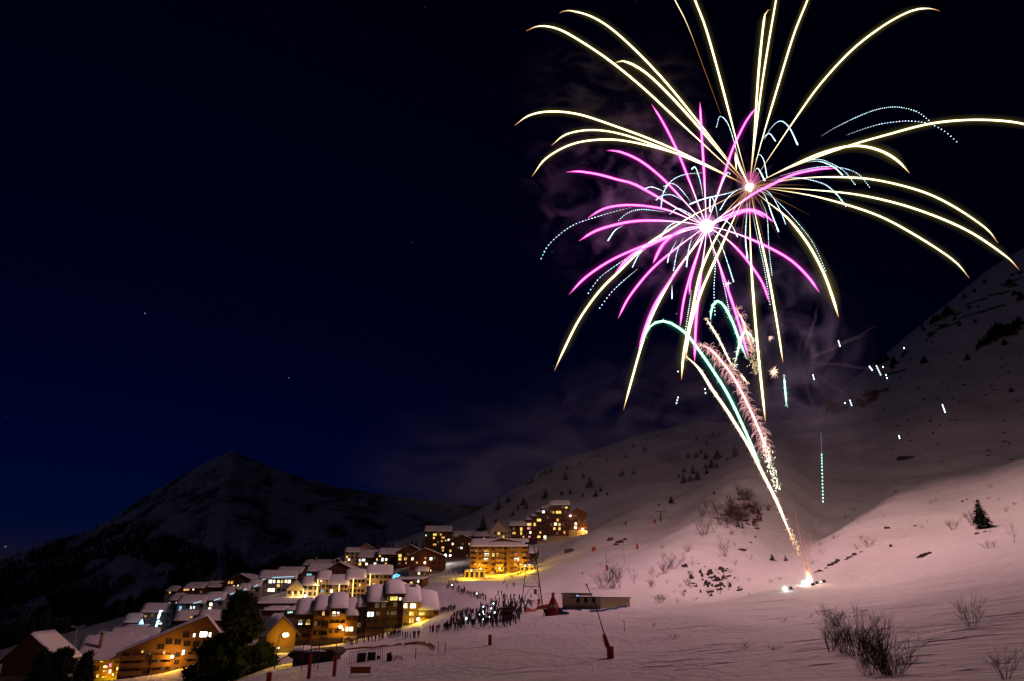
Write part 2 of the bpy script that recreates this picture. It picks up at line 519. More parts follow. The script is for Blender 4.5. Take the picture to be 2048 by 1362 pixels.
def trail(parent, kind, pts, Y0, dY, width=1.0, glow=True, name='trail', root_dim=True):
    c2 = spline(pts)
    P3, f = lift(c2, Y0, dY)
    rs, cs = [], []
    for t in f:                              # t = 0 at the tip, 1 at the burst
        tip = min(1.0, t / 0.07)
        root = 1.0
        if root_dim and t > 0.62: root = max(0.36, 1 - (t - 0.62) / 0.38 * 0.8)
        fl = 1 + 0.16 * noise.noise(Vector((t * 9, Y0 + pts[0][0] * 0.37, 0)))
        rs.append(0.24 * KS * width * fl * (0.25 + 0.75 * tip) * root * (0.72 + 0.5 * math.sin(math.pi * min(1, 0.15 + t * 0.9))))
        c = mixc(COOL[kind], HOT[kind], tip ** 1.5)
        if kind == 'pink' and t > 0.6: c = mixc(c, (3.8, 2.2, 3.2), min(1, (t - 0.6) / 0.35))
        if root_dim and kind == 'gold' and t > 0.72: c = mixc(c, (0.85, 0.38, 0.10), min(1, (t - 0.72) / 0.22))
        cs.append(c)
    o = link(name, burn_mesh(name, [(P3, rs, cs)], TR), parent)
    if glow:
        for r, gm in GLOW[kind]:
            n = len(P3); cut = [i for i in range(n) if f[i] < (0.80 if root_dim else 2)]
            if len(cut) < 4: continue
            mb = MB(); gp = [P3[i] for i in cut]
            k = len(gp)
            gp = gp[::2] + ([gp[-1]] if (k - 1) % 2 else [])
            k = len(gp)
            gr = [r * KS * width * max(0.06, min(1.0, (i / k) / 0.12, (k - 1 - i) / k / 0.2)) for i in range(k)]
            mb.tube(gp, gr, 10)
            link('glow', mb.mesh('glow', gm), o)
    return o

def dY_for(pts, c, R, sgn, mpp):
    d = math.hypot(pts[0][0] - c[0], pts[0][1] - c[1]) * mpp
    return sgn * math.sqrt(max(0.0, R * R - d * d)) * 0.75

GP, MP = (1499, 374), (1413, 452)
gold = [
 [(1119,26),(1137,21),(1185,34),(1238,70),(1317,148),(1396,243)],
 [(1052,62),(1079,52),(1119,59),(1172,89),(1227,127),(1291,180),(1370,254)],
 [(1228,127),(1246,122),(1278,136),(1317,168),(1383,238)],
 [(1029,251),(1058,231),(1100,223),(1159,229),(1238,255),(1317,285),(1407,326)],
 [(1103,291),(1132,269),(1180,260),(1238,267),(1317,293),(1407,330)],
 [(1064,353),(1093,316),(1145,288),(1206,279),(1264,284),(1344,304),(1407,328)],
 [(1372,-60),(1381,-30),(1390,0),(1412,58),(1439,153),(1470,270)],
 [(1540,20),(1536,20),(1530,29),(1524,74),(1516,159),(1509,264)],
 [(1561,-60),(1552,0),(1537,87),(1521,190),(1509,291)],
 [(1634,-50),(1615,0),(1587,71),(1556,172),(1524,280)],
 [(1879,22),(1860,17),(1825,21),(1772,48),(1706,98),(1640,169),(1587,243),(1548,301)],
 [(2110,266),(2048,248),(1997,241),(1931,240),(1857,248),(1772,270),(1693,293),(1614,322),(1548,349)],
 [(1819,346),(1796,322),(1767,304),(1730,293),(1693,293),(1640,307),(1574,336)],
 [(1996,486),(1971,456),(1904,411),(1838,381),(1746,359),(1661,354),(1587,358),(1534,369)],
 [(2038,539),(2010,511),(1931,459),(1825,416),(1719,390),(1614,379),(1534,375)],
 [(1939,556),(1905,519),(1825,467),(1746,427),(1640,395),(1548,379)],
 [(1677,634),(1664,591),(1645,541),(1614,485),(1574,435),(1534,403)],
 [(1531,844),(1521,751),(1512,659),(1503,540),(1500,450)],
 [(1566,725),(1553,640),(1535,540),(1515,450)],
 [(1109,741),(1128,699),(1159,638),(1199,582),(1241,540),(1270,511),(1304,482),(1384,432),(1437,406)],
 [(1247,820),(1262,765),(1284,688),(1305,630),(1344,556),(1390,492),(1440,436)],
 [(1363,759),(1368,704),(1384,625),(1401,545),(1432,476),(1465,424)],
 [(1371,718),(1379,659),(1400,590),(1421,540),(1437,506),(1468,437)],
]
pink = [
 [(1303,208),(1325,243),(1352,296),(1378,360)], [(1400,204),(1403,264),(1408,344)], [(1515,212),(1492,243),(1465,299),(1447,354)],
 [(1213,301),(1238,303),(1278,320),(1322,354),(1370,404)], [(1132,344),(1159,343),(1198,349),(1238,360),(1270,369),(1331,403)],
 [(1175,436),(1212,416),(1265,410),(1331,419),(1384,440)], [(1158,482),(1193,461),(1251,445),(1304,441),(1370,445)],
 [(1138,589),(1172,554),(1225,519),(1291,490),(1357,465)], [(1230,546),(1265,509),(1318,482),(1370,462)], [(1306,527),(1325,490),(1352,466),(1380,455)],
 [(1236,637),(1259,593),(1304,538),(1357,493)], [(1277,700),(1291,654),(1313,603),(1355,540),(1393,484)], [(1360,654),(1368,598),(1384,540),(1402,490)],
 [(1389,724),(1392,646),(1401,556),(1410,490)], [(1498,717),(1471,625),(1445,548),(1423,485)], [(1538,604),(1524,564),(1489,514),(1452,477)],
 [(1639,585),(1614,551),(1574,515),(1508,481),(1450,460)], [(1548,445),(1524,426),(1497,419),(1463,427)], [(1530,436),(1512,424),(1490,422),(1450,438)],
 [(1672,337),(1640,338),(1587,349),(1542,370),(1508,387),(1455,424)], [(1379,590),(1381,561),(1395,510)],
]
dots = [
 [(1082,518),(1095,493),(1119,469),(1151,448),(1199,432),(1230,423),(1262,415)], [(1216,481),(1230,461),(1246,451)], [(1237,441),(1257,425),(1286,419),(1331,424)],
 [(1176,587),(1199,556),(1233,530),(1268,508)], [(1199,617),(1220,588),(1244,564),(1275,538)], [(1265,534),(1278,509),(1292,498)],
 [(1312,400),(1325,391),(1344,390),(1368,402)], [(1322,414),(1327,385),(1344,361),(1370,349),(1410,345)], [(1328,373),(1344,367),(1360,377),(1381,403)],
 [(1286,379),(1304,374),(1333,385)], [(1384,338),(1388,334),(1392,337),(1400,361),(1406,393)], [(1335,525),(1339,509),(1354,480)], [(1347,541),(1355,501),(1368,474)],
 [(1373,533),(1378,496),(1386,470)], [(1344,597),(1344,570)], [(1430,630),(1428,578),(1430,525),(1420,480)], [(1467,563),(1455,525),(1442,490),(1425,465)],
 [(1371,659),(1379,609),(1383,580)], [(1458,622),(1450,580),(1440,540)], [(1321,474),(1335,455),(1352,445),(1380,444)], [(1340,428),(1355,417),(1375,425),(1400,440)],
 [(1475,474),(1463,451),(1444,439),(1422,445)], [(1420,422),(1420,400),(1424,394),(1432,415),(1436,440)], [(1460,348),(1455,345),(1446,362),(1437,387),(1425,420)],
]
dots_g = [
 [(1495,517),(1491,472),(1495,406)], [(1540,609),(1529,538),(1516,480),(1505,427)], [(1544,550),(1538,498),(1534,432),(1522,400)], [(1557,463),(1545,432),(1529,390),(1510,376)],
 [(1571,448),(1561,422),(1540,387),(1515,372)], [(1651,542),(1630,493),(1608,461),(1574,422),(1542,392),(1515,378)], [(1692,412),(1667,382),(1640,365),(1587,355),(1540,362)],
 [(1710,369),(1688,342),(1656,324),(1635,319),(1600,324),(1560,341)], [(1739,374),(1719,350),(1693,338),(1656,333),(1614,338),(1560,352)], [(1685,350),(1667,334),(1640,323),(1610,324)],
 [(1914,284),(1891,264),(1860,248),(1817,242),(1767,247),(1733,256),(1693,270)], [(1858,241),(1833,223),(1793,214),(1754,219),(1714,234),(1669,256),(1643,272)],
 [(1595,289),(1579,256),(1561,242),(1542,256),(1529,280)], [(1551,282),(1538,267),(1524,280)], [(1534,354),(1528,322),(1519,309),(1511,320)], [(1529,360),(1516,337),(1508,344)],
 [(1433,254),(1440,233),(1455,246),(1468,283),(1480,330)], [(1440,420),(1456,395),(1476,379),(1490,376)], [(1380,408),(1410,397),(1450,388),(1485,378)],
]
MPP = lum(1, GY) * 1.06
gb = thing('gold_firework', 'large gold white firework burst with long drooping trails, higher of the two', 'firework', GC)
mb_ = thing('magenta_firework', 'magenta pink firework burst overlapping the lower left of the gold one', 'firework', MC)
def under(parent, o): 
    o.location = -parent.location if o.parent is parent else o.location
rng = random.Random(3)
for i, t in enumerate(gold):
    p = t + [GP]
    wd = 1.0 if i not in (6, 8, 9) else 0.95
    under(gb, trail(gb, 'gold', p, GY, dY_for(p, GP, 88 * KS, (1, -1, -1, 1, 1)[i % 5], MPP), wd))
# thin brown ember threads close to the centre
def threads(parent, C, Y0, n, r0, r1, seed, col=(0.5, 0.22, 0.07), wid=0.09):
    g = random.Random(seed)
    for k in range(n):
        a = g.uniform(0, 6.283); r = g.uniform(r0, r1); sag = r * r * 0.0007
        pts = [(C[0] + r * math.cos(a) * s, C[1] + r * math.sin(a) * s + sag * s * s) for s in (1, 0.75, 0.5, 0.25, 0.02)]
        P3, f = lift(spline(pts, 14), Y0, g.uniform(-25, 25))
        me = burn_mesh('ember_thread', [(P3, [wid * (0.4 + 0.6 * t) for t in f], [mixc((0.10, 0.04, 0.015), col, t) for t in f])], TR)
        under(parent, link('ember_thread', me, parent))
threads(gb, GP, GY, 20, 50, 130, 5)
threads(mb_, MP, MY, 16, 40, 110, 6, (0.8, 0.35, 0.6))
# the lone thin ember going up and out of the frame
P3, f = lift(spline([(1338,-30),(1350,0),(1375,50),(1412,148),(1441,227)]), GY, 10)
under(gb, link('trail', burn_mesh('trail', [(P3, [0.2 * (1 - t * 0.75) for t in f], [mixc((3.5, 2.9, 1.6), (0.35, 0.14, 0.03), min(1, t * 2.2)) for t in f])], TR), gb))
under(gb, trail(gb, 'amber', [(1471,303),(1474,318),(1482,338),(1499,374)], GY, -8, 0.9))
under(gb, trail(gb, 'amber', [(1470,303),(1471,318),(1473,340)], GY, -8, 0.7, glow=False))
for i, t in enumerate(pink):
    p = t + [MP]
    under(mb_, trail(mb_, 'pink', p, MY, dY_for(p, MP, 50 * KS, (1, -1, 1, -1, -1)[i % 5], MPP), 0.98))

def dotted(parent, pts, C, Y0, R, sgn):
    dY = dY_for(pts, C, R, sgn, MPP)
    c2 = spline(pts, 2.0)
    P3, f = lift(c2, Y0, dY)
    mb = MB(); cols = []; acc = 0; gap = 1.0; prev = P3[0]
    bead = 0
    tubes = []
    i = 0; n = len(P3)
    dist = [0]
    for a, b in zip(P3, P3[1:]): dist.append(dist[-1] + (b - a).length)
    tot = dist[-1]; s = 0.0
    fa = np.array(dist); XYZ = np.array([tuple(p) for p in P3])
    while s < tot:
        q = s / tot
        ln = (0.26 + 0.65 * q * q) * KS
        p0 = [np.interp(s, fa, XYZ[:, k]) for k in range(3)]
        p1 = [np.interp(min(tot, s + ln), fa, XYZ[:, k]) for k in range(3)]
        w = 0.19 * KS * (1 - 0.6 * q) * rng.uniform(0.8, 1.15)
        c = tuple(x * rng.uniform(0.55, 1.1) for x in (2.3, 3.3, 3.9)) if q < 0.7 else mixc((1.6, 2.2, 2.3), (0.5, 0.35, 0.3), (q - 0.7) / 0.3)
        pm = [(a + b) / 2 for a, b in zip(p0, p1)]
        tubes.append(([p0, pm, p1], [w * 0.5, w, w * 0.5], [c, c, c]))
        s += ln + KS * max(0.3, 1.15 * (1 - 0.8 * q)) * rng.uniform(0.85, 1.15)
    under(parent, link('dotted_trail', burn_mesh('dotted_trail', tubes, TR), parent, kind='stuff'))
for i, d in enumerate(dots): dotted(mb_, d, MP, MY, 45 * KS, (1, -1, 1)[i % 3])
for i, d in enumerate(dots_g): dotted(gb, d, GP, GY, 70 * KS, (-1, 1, 1)[i % 3])
# bright burst cores
def core(parent, name, C, r, col, gl, gr):
    mb = MB(); n = 9
    bm = bmesh.new(); bmesh.ops.create_icosphere(bm, subdivisions=2, radius=r)
    for v in bm.verts: v.co *= 1 + 0.35 * noise.noise(v.co * 3)
    me = bpy.data.meshes.new(name); bm.to_mesh(me); bm.free(); me.materials.append(emit_mat(name + '_light', col, 1)); link(name, me, parent)
    bm = bmesh.new(); bmesh.ops.create_icosphere(bm, subdivisions=3, radius=gr)
    for v in bm.verts: v.co *= 1 + 0.25 * noise.noise(v.co * 0.6)
    me = bpy.data.meshes.new('glow'); bm.to_mesh(me); bm.free(); me.materials.append(gl); o = link('glow', me, parent)  # added glowing shell, imitates bloom around the core
    return o
core(gb, 'burst_core', GC, 1.5, (4, 3.4, 3.0), glow_mat('core_glow_gold', (0.9, 0.45, 0.5), 0.13), 2.6)
core(mb_, 'burst_core', MC, 2.3, (4, 3.4, 3.8), glow_mat('core_glow_pink', (0.9, 0.35, 0.8), 0.10), 4.0)
o = core(gb, 'flash_puff', GC, 0.01, (1, .2, .7), glow_mat('flash_puff_glow', (0.75, 0.10, 0.50), 0.08), 3.3)
o.location = (1.1, 0.5, 3.3)

# comets rising from the launch site
def comet(name, label, kind, pts, Y0, dY, width, hairs=0, hair_len=1.2, hair_col=(1.6, 1.1, 0.8), fade_end=0.0, base=None, seed=1, glow=True):
    g = random.Random(seed)
    t = thing(name, label, 'firework', at(pts[-1][0], pts[-1][1], Y0))
    c2 = spline(pts); P3, f = lift(c2, Y0, dY)
    rs, cs = [], []
    for q in f:
        w = min(1, q / 0.1) if q < 0.1 else 1
        e = max(0, (q - (1 - fade_end)) / fade_end) if fade_end and q > 1 - fade_end else 0
        rs.append(0.42 * width * (0.3 + 0.7 * w) * (1 - 0.8 * e))
        cs.append(mixc(mixc(COOL[kind], HOT[kind], 0.3 + 0.7 * w), COOL['amber'], e))
    tr = link('trail', burn_mesh('trail', [(P3, rs, cs)], TR), t); under(t, tr)
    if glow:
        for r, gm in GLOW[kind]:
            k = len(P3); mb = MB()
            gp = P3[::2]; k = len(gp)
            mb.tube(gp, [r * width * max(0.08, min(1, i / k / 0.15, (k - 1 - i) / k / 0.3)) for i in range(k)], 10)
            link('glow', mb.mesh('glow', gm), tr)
    if hairs:
        tubes = []
        for _ in range(hairs):
            q = g.random(); i = min(len(P3) - 1, int(q * len(P3)))
            d = Vector((g.gauss(0, 1), g.gauss(0, 0.6), g.gauss(0.1, 0.8))).normalized()
            l = hair_len * g.uniform(0.3, 1.3)
            p0 = P3[i] + d * 0.2
            pts_ = [p0, p0 + d * l * 0.5 + Vector((0, 0, 0.05 * l)), p0 + d * l * 0.85 - Vector((0, 0, 0.15 * l)), p0 + d * l - Vector((0, 0, 0.5 * l))]
            b = g.uniform(0.4, 1.3)
            cc = tuple(x * b for x in hair_col)
            tubes.append((pts_, [0.035, 0.04, 0.035, 0.015], [cc, cc, cc, tuple(x * 0.3 for x in cc)]))
        h = link('spark', burn_mesh('spark', tubes, TR), t, kind='stuff'); under(t, h)
    return t
comet('gold_comet', 'thick white gold comet trail rising from the launch site', 'amber', [(1371,712),(1397,736),(1424,778),(1450,815),(1469,845),(1498,893),(1525,946),(1554,1004),(1572,1048),(1588,1085)], 191, 4, 0.85, 300, 0.7, (1.4, 1.0, 0.7), 0.16, seed=1)
comet('green_comet', 'green white comet trail arching over beside the thick gold one', 'green', [(1290,674),(1299,654),(1311,645),(1326,642),(1342,646),(1355,654),(1379,675),(1424,738),(1461,799),(1505,894),(1521,930)], 194, 6, 0.72, 260, 0.6, (0.6, 1.4, 0.9), 0.12, seed=2)
comet('green_comet', 'short green comet arch under the magenta burst', 'green', [(1421,638),(1422,624),(1426,610),(1434,602),(1442,605),(1450,614),(1466,646),(1480,684),(1494,718)], 196, 5, 0.72, 140, 0.6, (0.6, 1.4, 0.9), 0.2, seed=3)
comet('red_comet', 'feathery pink red comet with curling sparks', 'red', [(1404,691),(1418,697),(1432,709),(1463,749),(1484,786),(1503,825),(1518,860),(1533,902)], 190, 2, 0.62, 560, 2.3, (1.5, 0.75, 0.7), 0.1, seed=4)
comet('red_comet', 'short feathery pink comet beside the green arch', 'red', [(1473,620),(1481,632),(1488,648),(1496,674),(1504,700)], 192, 2, 0.55, 190, 1.9, (1.4, 0.75, 0.65), 0.3, seed=5)
comet('amber_comet', 'thin pale amber comet below the green arch', 'amber', [(1413,638),(1437,677),(1452,708),(1467,737)], 193, 2, 0.5, 160, 0.6, (1.6, 1.2, 0.8), 0.2, seed=6)
comet('white_comet', 'small white hooked comet above the red one', 'green', [(1508,681),(1499,668),(1490,661),(1482,676),(1475,705),(1469,731)], 193, 2, 0.7, 120, 0.8, (1.8, 1.8, 1.4), 0.5, seed=7)
comet('green_comet', 'tiny green falling star right of the comets', 'green', [(1573,810),(1570,775),(1568,752)], 198, 2, 0.5, 80, 0.4, (0.8, 1.5, 1.0), 0.1, seed=8)
comet('amber_comet', 'stubby amber spark trail below the white hooked comet', 'amber', [(1483,750),(1488,757),(1495,766)], 196, 1, 0.7, 60, 0.6, (1.8, 1.3, 0.8), 0.3, seed=9, glow=False)
# loose sparks shed below the red comet, and red hot launch sparks
def sparks(name, label, pts, n, spread, col, Y0, seed, sz=0.09):
    g = random.Random(seed); c2 = spline(pts, 3); tubes = []
    for _ in range(n):
        i = g.randrange(len(c2)); k = i / len(c2)
        p = at(c2[i].x + g.gauss(0, spread), c2[i].y + g.gauss(0, spread), Y0 + g.gauss(0, 2))
        d = Vector((g.gauss(0, .5), g.gauss(0, .5), -abs(g.gauss(0.5, 0.5)))) * 0.4
        b = g.uniform(0.4, 1.4); c = tuple(x * b for x in col)
        tubes.append(([p, p + d * 0.5, p + d], [sz * 0.6, sz, sz * 0.5], [c, c, c]))
    return link(name, burn_mesh(name, tubes, TR), None, kind='stuff', label=label, cat='sparks')
sparks('falling_sparks', 'loose glittering sparks shed at the foot of the red comet', [(1528,880),(1537,915),(1546,945),(1554,975)], 230, 4.0, (2.2, 2.2, 1.6), 190, 11)
sparks('falling_sparks', 'gold embers dropping at the foot of the thick gold comet', [(1580,1062),(1590,1085),(1597,1105)], 90, 3.0, (1.6, 0.9, 0.45), 190, 12, 0.07)
sparks('falling_sparks', 'amber glitter hanging right of the green arch', [(1500,690),(1508,720),(1512,745)], 160, 5.0, (1.3, 1.0, 0.5), 195, 13, 0.07)
def starlet(name, label, px, py, Y, n, r, col, seed):
    g = random.Random(seed); c = at(px, py, Y); tubes = []
    for _ in range(n):
        d = Vector((g.gauss(0, 1), g.gauss(0, 1), g.gauss(0, 1))).normalized() * r * g.uniform(0.4, 1.2)
        tubes.append(([c, c + d * 0.5, c + d - Vector((0, 0, 0.15 * r))], [0.10, 0.06, 0.03], [col, col, tuple(x * 0.4 for x in col)]))
    link(name, burn_mesh(name, tubes, TR), None, label=label, cat='firework')
starlet('crackle_star', 'small orange white crackle star with short rays', 1549, 743, 200, 60, 1.9, (2.2, 1.4, 1.0), 21)
starlet('crackle_star', 'tiny dim crackle star above the larger crackle star', 1540, 676, 200, 26, 1.2, (1.4, 0.9, 0.7), 22)
starlet('crackle_star', 'tiny white crackle glint under the magenta burst', 1456, 567, 198, 18, 1.3, (1.8, 1.8, 1.6), 23)
# falling strobe stars: each a short row of blinking dots
strobes = [((1642,868),(1644,930),(1646,1003),22), ((1677,682),(1680,692),None,4), ((1353,806),(1356,795),None,3), ((1626,750),(1628,758),None,3), ((1739,733),(1744,740),None,4), ((1753,732),(1761,749),None,5),
 ((1772,750),(1774,756),None,2), ((1690,806),(1691,807),None,1), ((1700,801),(1703,810),None,3), ((1885,810),(1890,824),None,5), ((1798,872),(1799,876),None,2), ((1410,778),(1411,786),None,2), ((1766,734),(1767,735),None,1), ((1808,696),(1809,697),None,1), ((1356,743),(1357,744),None,1)]
for k, s in enumerate(strobes):
    n = s[3]; tubes = []
    pts = [Vector(s[0]), Vector(s[1])] + ([Vector(s[2])] if s[2] else [])
    for i in range(n):
        q = i / max(1, n - 1) * (len(pts) - 1); a = int(min(q, len(pts) - 2)); p = pts[a].lerp(pts[a + 1], q - a)
        p3 = at(p.x, p.y, 205)
        c = (1.1, 3.2, 2.4) if k == 0 and i > 6 else ((0.3, 0.3, 0.4) if k == 0 else (2.2, 3.0, 3.2))
        w = 0.2 if not (k == 0 and i <= 6) else 0.1
        tubes.append(([p3 - Vector((0, 0, .22)), p3, p3 + Vector((0, 0, .22))], [w * .5, w, w * .5], [c, c, c]))
    lab = 'long green strobe star falling straight down as a row of dots' if k == 0 else ('falling white strobe star of %s against the %s' % (('one lone dot', 'two dots', 'three dots', 'four dots', 'five dots')[n - 1], 'dark mountainside' if pts[0].x > 1685 else ('smoke right of the comets' if pts[0].x > 1500 else 'sky left of the comets')))
    link('strobe_star', burn_mesh('strobe_star', tubes, TR), None, label=lab, cat='firework', group='falling strobe stars')
# ------------------------------------------------------------------ firework smoke, lit by the bursts
def smoke(name, label, center, size, density, scale, lo, hi, seed, stretch=(1, 1, 1), distort=1.2, color=(0.8, 0.8, 0.8), rot=0.0, shade_absorb=0.0):
    bm = bmesh.new(); bmesh.ops.create_icosphere(bm, subdivisions=3, radius=1.0)
    me = bpy.data.meshes.new(name); bm.to_mesh(me); bm.free()
    m = bpy.data.materials.new(name); m.use_nodes = True
    t = m.node_tree; t.nodes.clear(); N = t.nodes.new; K = t.links.new
    o = N('ShaderNodeOutputMaterial'); v = N('ShaderNodeVolumeScatter')
    v.inputs['Color'].default_value = (*color, 1)
    c = N('ShaderNodeTexCoord')
    ln = N('ShaderNodeVectorMath'); ln.operation = 'LENGTH'; K(c.outputs['Object'], ln.inputs[0])
    fall = N('ShaderNodeMapRange'); fall.interpolation_type = 'SMOOTHSTEP'
    fall.inputs['From Min'].default_value = 1.0; fall.inputs['From Max'].default_value = 0.15; K(ln.outputs['Value'], fall.inputs['Value'])
    mp = N('ShaderNodeMapping'); mp.inputs['Scale'].default_value = [s * k / 50 for s, k in zip(size, stretch)]; mp.inputs['Location'].default_value = (seed * 3.7, seed * 1.3, 0)
    mp.inputs['Rotation'].default_value = (0, rot, 0)
    n = N('ShaderNodeTexNoise'); n.inputs['Scale'].default_value = scale; n.inputs['Detail'].default_value = 5; n.inputs['Roughness'].default_value = 0.58; n.inputs['Distortion'].default_value = distort
    K(c.outputs['Object'], mp.inputs[0]); K(mp.outputs[0], n.inputs['Vector'])
    r = N('ShaderNodeMapRange'); r.interpolation_type = 'SMOOTHSTEP'
    r.inputs['From Min'].default_value = lo; r.inputs['From Max'].default_value = hi; K(n.outputs['Fac'], r.inputs['Value'])
    mu = N('ShaderNodeMath'); mu.operation = 'MULTIPLY'; K(fall.outputs['Result'], mu.inputs[0]); K(r.outputs['Result'], mu.inputs[1])
    m2 = N('ShaderNodeMath'); m2.operation = 'MULTIPLY'; m2.inputs[1].default_value = density; K(mu.outputs[0], m2.inputs[0])
    K(m2.outputs[0], v.inputs['Density'])
    if shade_absorb:  # extra absorption added so the smoke darkens the hill behind it
        ab = N('ShaderNodeVolumeAbsorption'); ab.inputs['Color'].default_value = (0.0, 0.0, 0.0, 1)
        m3 = N('ShaderNodeMath'); m3.operation = 'MULTIPLY'; m3.inputs[1].default_value = shade_absorb; K(m2.outputs[0], m3.inputs[0]); K(m3.outputs[0], ab.inputs['Density'])
        ash = N('ShaderNodeAddShader'); K(v.outputs[0], ash.inputs[0]); K(ab.outputs[0], ash.inputs[1]); K(ash.outputs[0], o.inputs['Volume'])
    else: K(v.outputs[0], o.inputs['Volume'])
    m.cycles.volume_step_rate = 0.6
    me.materials.append(m)
    return link(name, me, None, center, scale=size, label=label, cat='smoke', kind='stuff')
smoke('smoke_cloud', 'wispy purple lit smoke drifting left of the magenta burst', at(1265, 390, 222), (54, 13, 50), 0.018, 4.6, 0.50, 0.72, 1, (1, 1, 1), 1.1, (0.62, 0.45, 1.0))
smoke('smoke_cloud', 'grey purple smoke hanging below the bursts around the comets', at(1580, 690, 218), (31, 15, 42), 0.020, 3.8, 0.45, 0.70, 2, (1, 1, 0.8), 1.2, (0.5, 0.58, 0.95))
smoke('smoke_cloud', 'faint high smoke streaks above the gold burst', at(1230, 170, 245), (50, 15, 35), 0.012, 5.0, 0.51, 0.72, 5, (0.6, 1, 1.6), 1.2, (0.78, 0.8, 0.8), rot=0.6)
smoke('smoke_cloud', 'pale smoke bank drifting along the hill crest behind the comets', at(1380, 860, 320), (110, 28, 52), 0.0085, 2.6, 0.38, 0.70, 3, (0.8, 1, 1.4), 1.4, (0.62, 0.66, 0.95), shade_absorb=1.3)
smoke('smoke_cloud', 'thin grey smoke veil hanging before the mountain right of the comets', at(1600, 835, 236), (36, 13, 34), 0.013, 3.2, 0.40, 0.72, 7, (1, 1, 0.7), 1.0, (0.55, 0.62, 0.9))
smoke('smoke_cloud', 'thin haze drifting over the village from the fireworks', at(1000, 930, 380), (115, 36, 46), 0.0085, 1.6, 0.36, 0.76, 4, (0.6, 1, 1.3), 0.8, (0.7, 0.76, 0.95))
smoke('smoke_cloud', 'small cyan lit smoke puff blowing left of the launch flame', at(1592, 1146, 192), (6, 3, 4.5), 0.05, 1.2, 0.30, 0.75, 6, (8, 8, 8), 0.8)
def smoke_fingers(name, label, C, tips, Y, r, dens):
    m = bpy.data.materials.new('smoke_finger'); m.use_nodes = True; t = m.node_tree; t.nodes.clear()
    o = t.nodes.new('ShaderNodeOutputMaterial'); v = t.nodes.new('ShaderNodeVolumeScatter'); v.inputs['Color'].default_value = (0.8, 0.76, 0.85, 1); v.inputs['Density'].default_value = dens
    t.links.new(v.outputs[0], o.inputs['Volume']); m.cycles.homogeneous_volume = True
    mb = MB(); g = random.Random(4)
    for k, (x, y) in enumerate(tips):
        pts = []
        for i in range(16):
            q = 0.06 + 0.94 * i / 15; w = 4 * q
            pts.append(at(C[0] + (x - C[0]) * q + noise.noise(Vector((k * 5.1, q * 5, 0))) * w * 2.2, C[1] + (y - C[1]) * q + noise.noise(Vector((q * 5, k * 3.3, 9))) * w * 2.2, Y + (k % 3 - 1) * 6 * q))
        mb.tube(pts, [r * (0.25 + 1.0 * math.sin(3.14 * min(1, 0.1 + i / 15 * 0.9)) * (0.7 + 0.6 * abs(noise.noise(Vector((k, i * 0.8, 2)))))) for i in range(16)], 8)
    link(name, mb.mesh(name, m, True), None, label=label, cat='smoke', kind='stuff')
smoke_fingers('smoke_star', 'pale fingers of smoke left by an earlier burst right of the comets', (1602, 724), [(1760, 652), (1742, 664), (1640, 610), (1632, 842), (1705, 800), (1800, 738)], 214, 0.62, 0.020)
# ------------------------------------------------------------------ village
WOOD = mat('dark_wood', (0.105, 0.048, 0.022), 0.8, var=0.45, scale=5, stretch=(3, 3, 0.4), bump=0.2)
WOOD2 = mat('larch_wood', (0.20, 0.105, 0.042), 0.8, var=0.4, scale=5, stretch=(3, 3, 0.4), bump=0.2)
WOOD3 = mat('red_wood', (0.13, 0.042, 0.022), 0.8, var=0.4, scale=5, stretch=(3, 3, 0.4), bump=0.2)
CREAM = mat('cream_render', (0.42, 0.34, 0.22), 0.9, var=0.15, scale=1.5)
OCHRE = mat('ochre_render', (0.40, 0.27, 0.12), 0.9, var=0.15, scale=1.5)
GREY = mat('grey_render', (0.22, 0.22, 0.22), 0.9, var=0.2, scale=1.5)
STONE = mat('stone_base', (0.20, 0.18, 0.16), 0.9, var=0.4, scale=2.5, bump=0.4)
ROOFM = mat('roof_boards', (0.06, 0.035, 0.025), 0.8, var=0.3, scale=4)
FRAME = mat('window_frame_wood', (0.16, 0.09, 0.05), 0.7)
GLASS = mat('dark_glass', (0.015, 0.016, 0.02), 0.12)
METAL = mat('dark_metal', (0.06, 0.06, 0.065), 0.5, metal=0.4)
ROOFSNOW = mat('roof_snow', (0.80, 0.80, 0.82), 0.7, var=0.06, scale=0.8, bump=0.25)
LITC = {'w': ((1.0, 0.86, 0.58), 2.4), 'y': ((1.0, 0.70, 0.16), 1.3), 'o': ((1.0, 0.50, 0.14), 1.1), 'c': ((0.85, 1.0, 0.95), 2.0), 'b': ((0.18, 0.5, 1.0), 1.6),
        'p': ((1.0, 0.30, 0.45), 1.2), 'g': ((0.35, 1.0, 0.55), 1.5), 'd': ((0.9, 0.62, 0.36), 0.13), 'W': ((1.0, 0.9, 0.7), 7.0), 't': ((0.25, 0.75, 0.9), 0.9)}
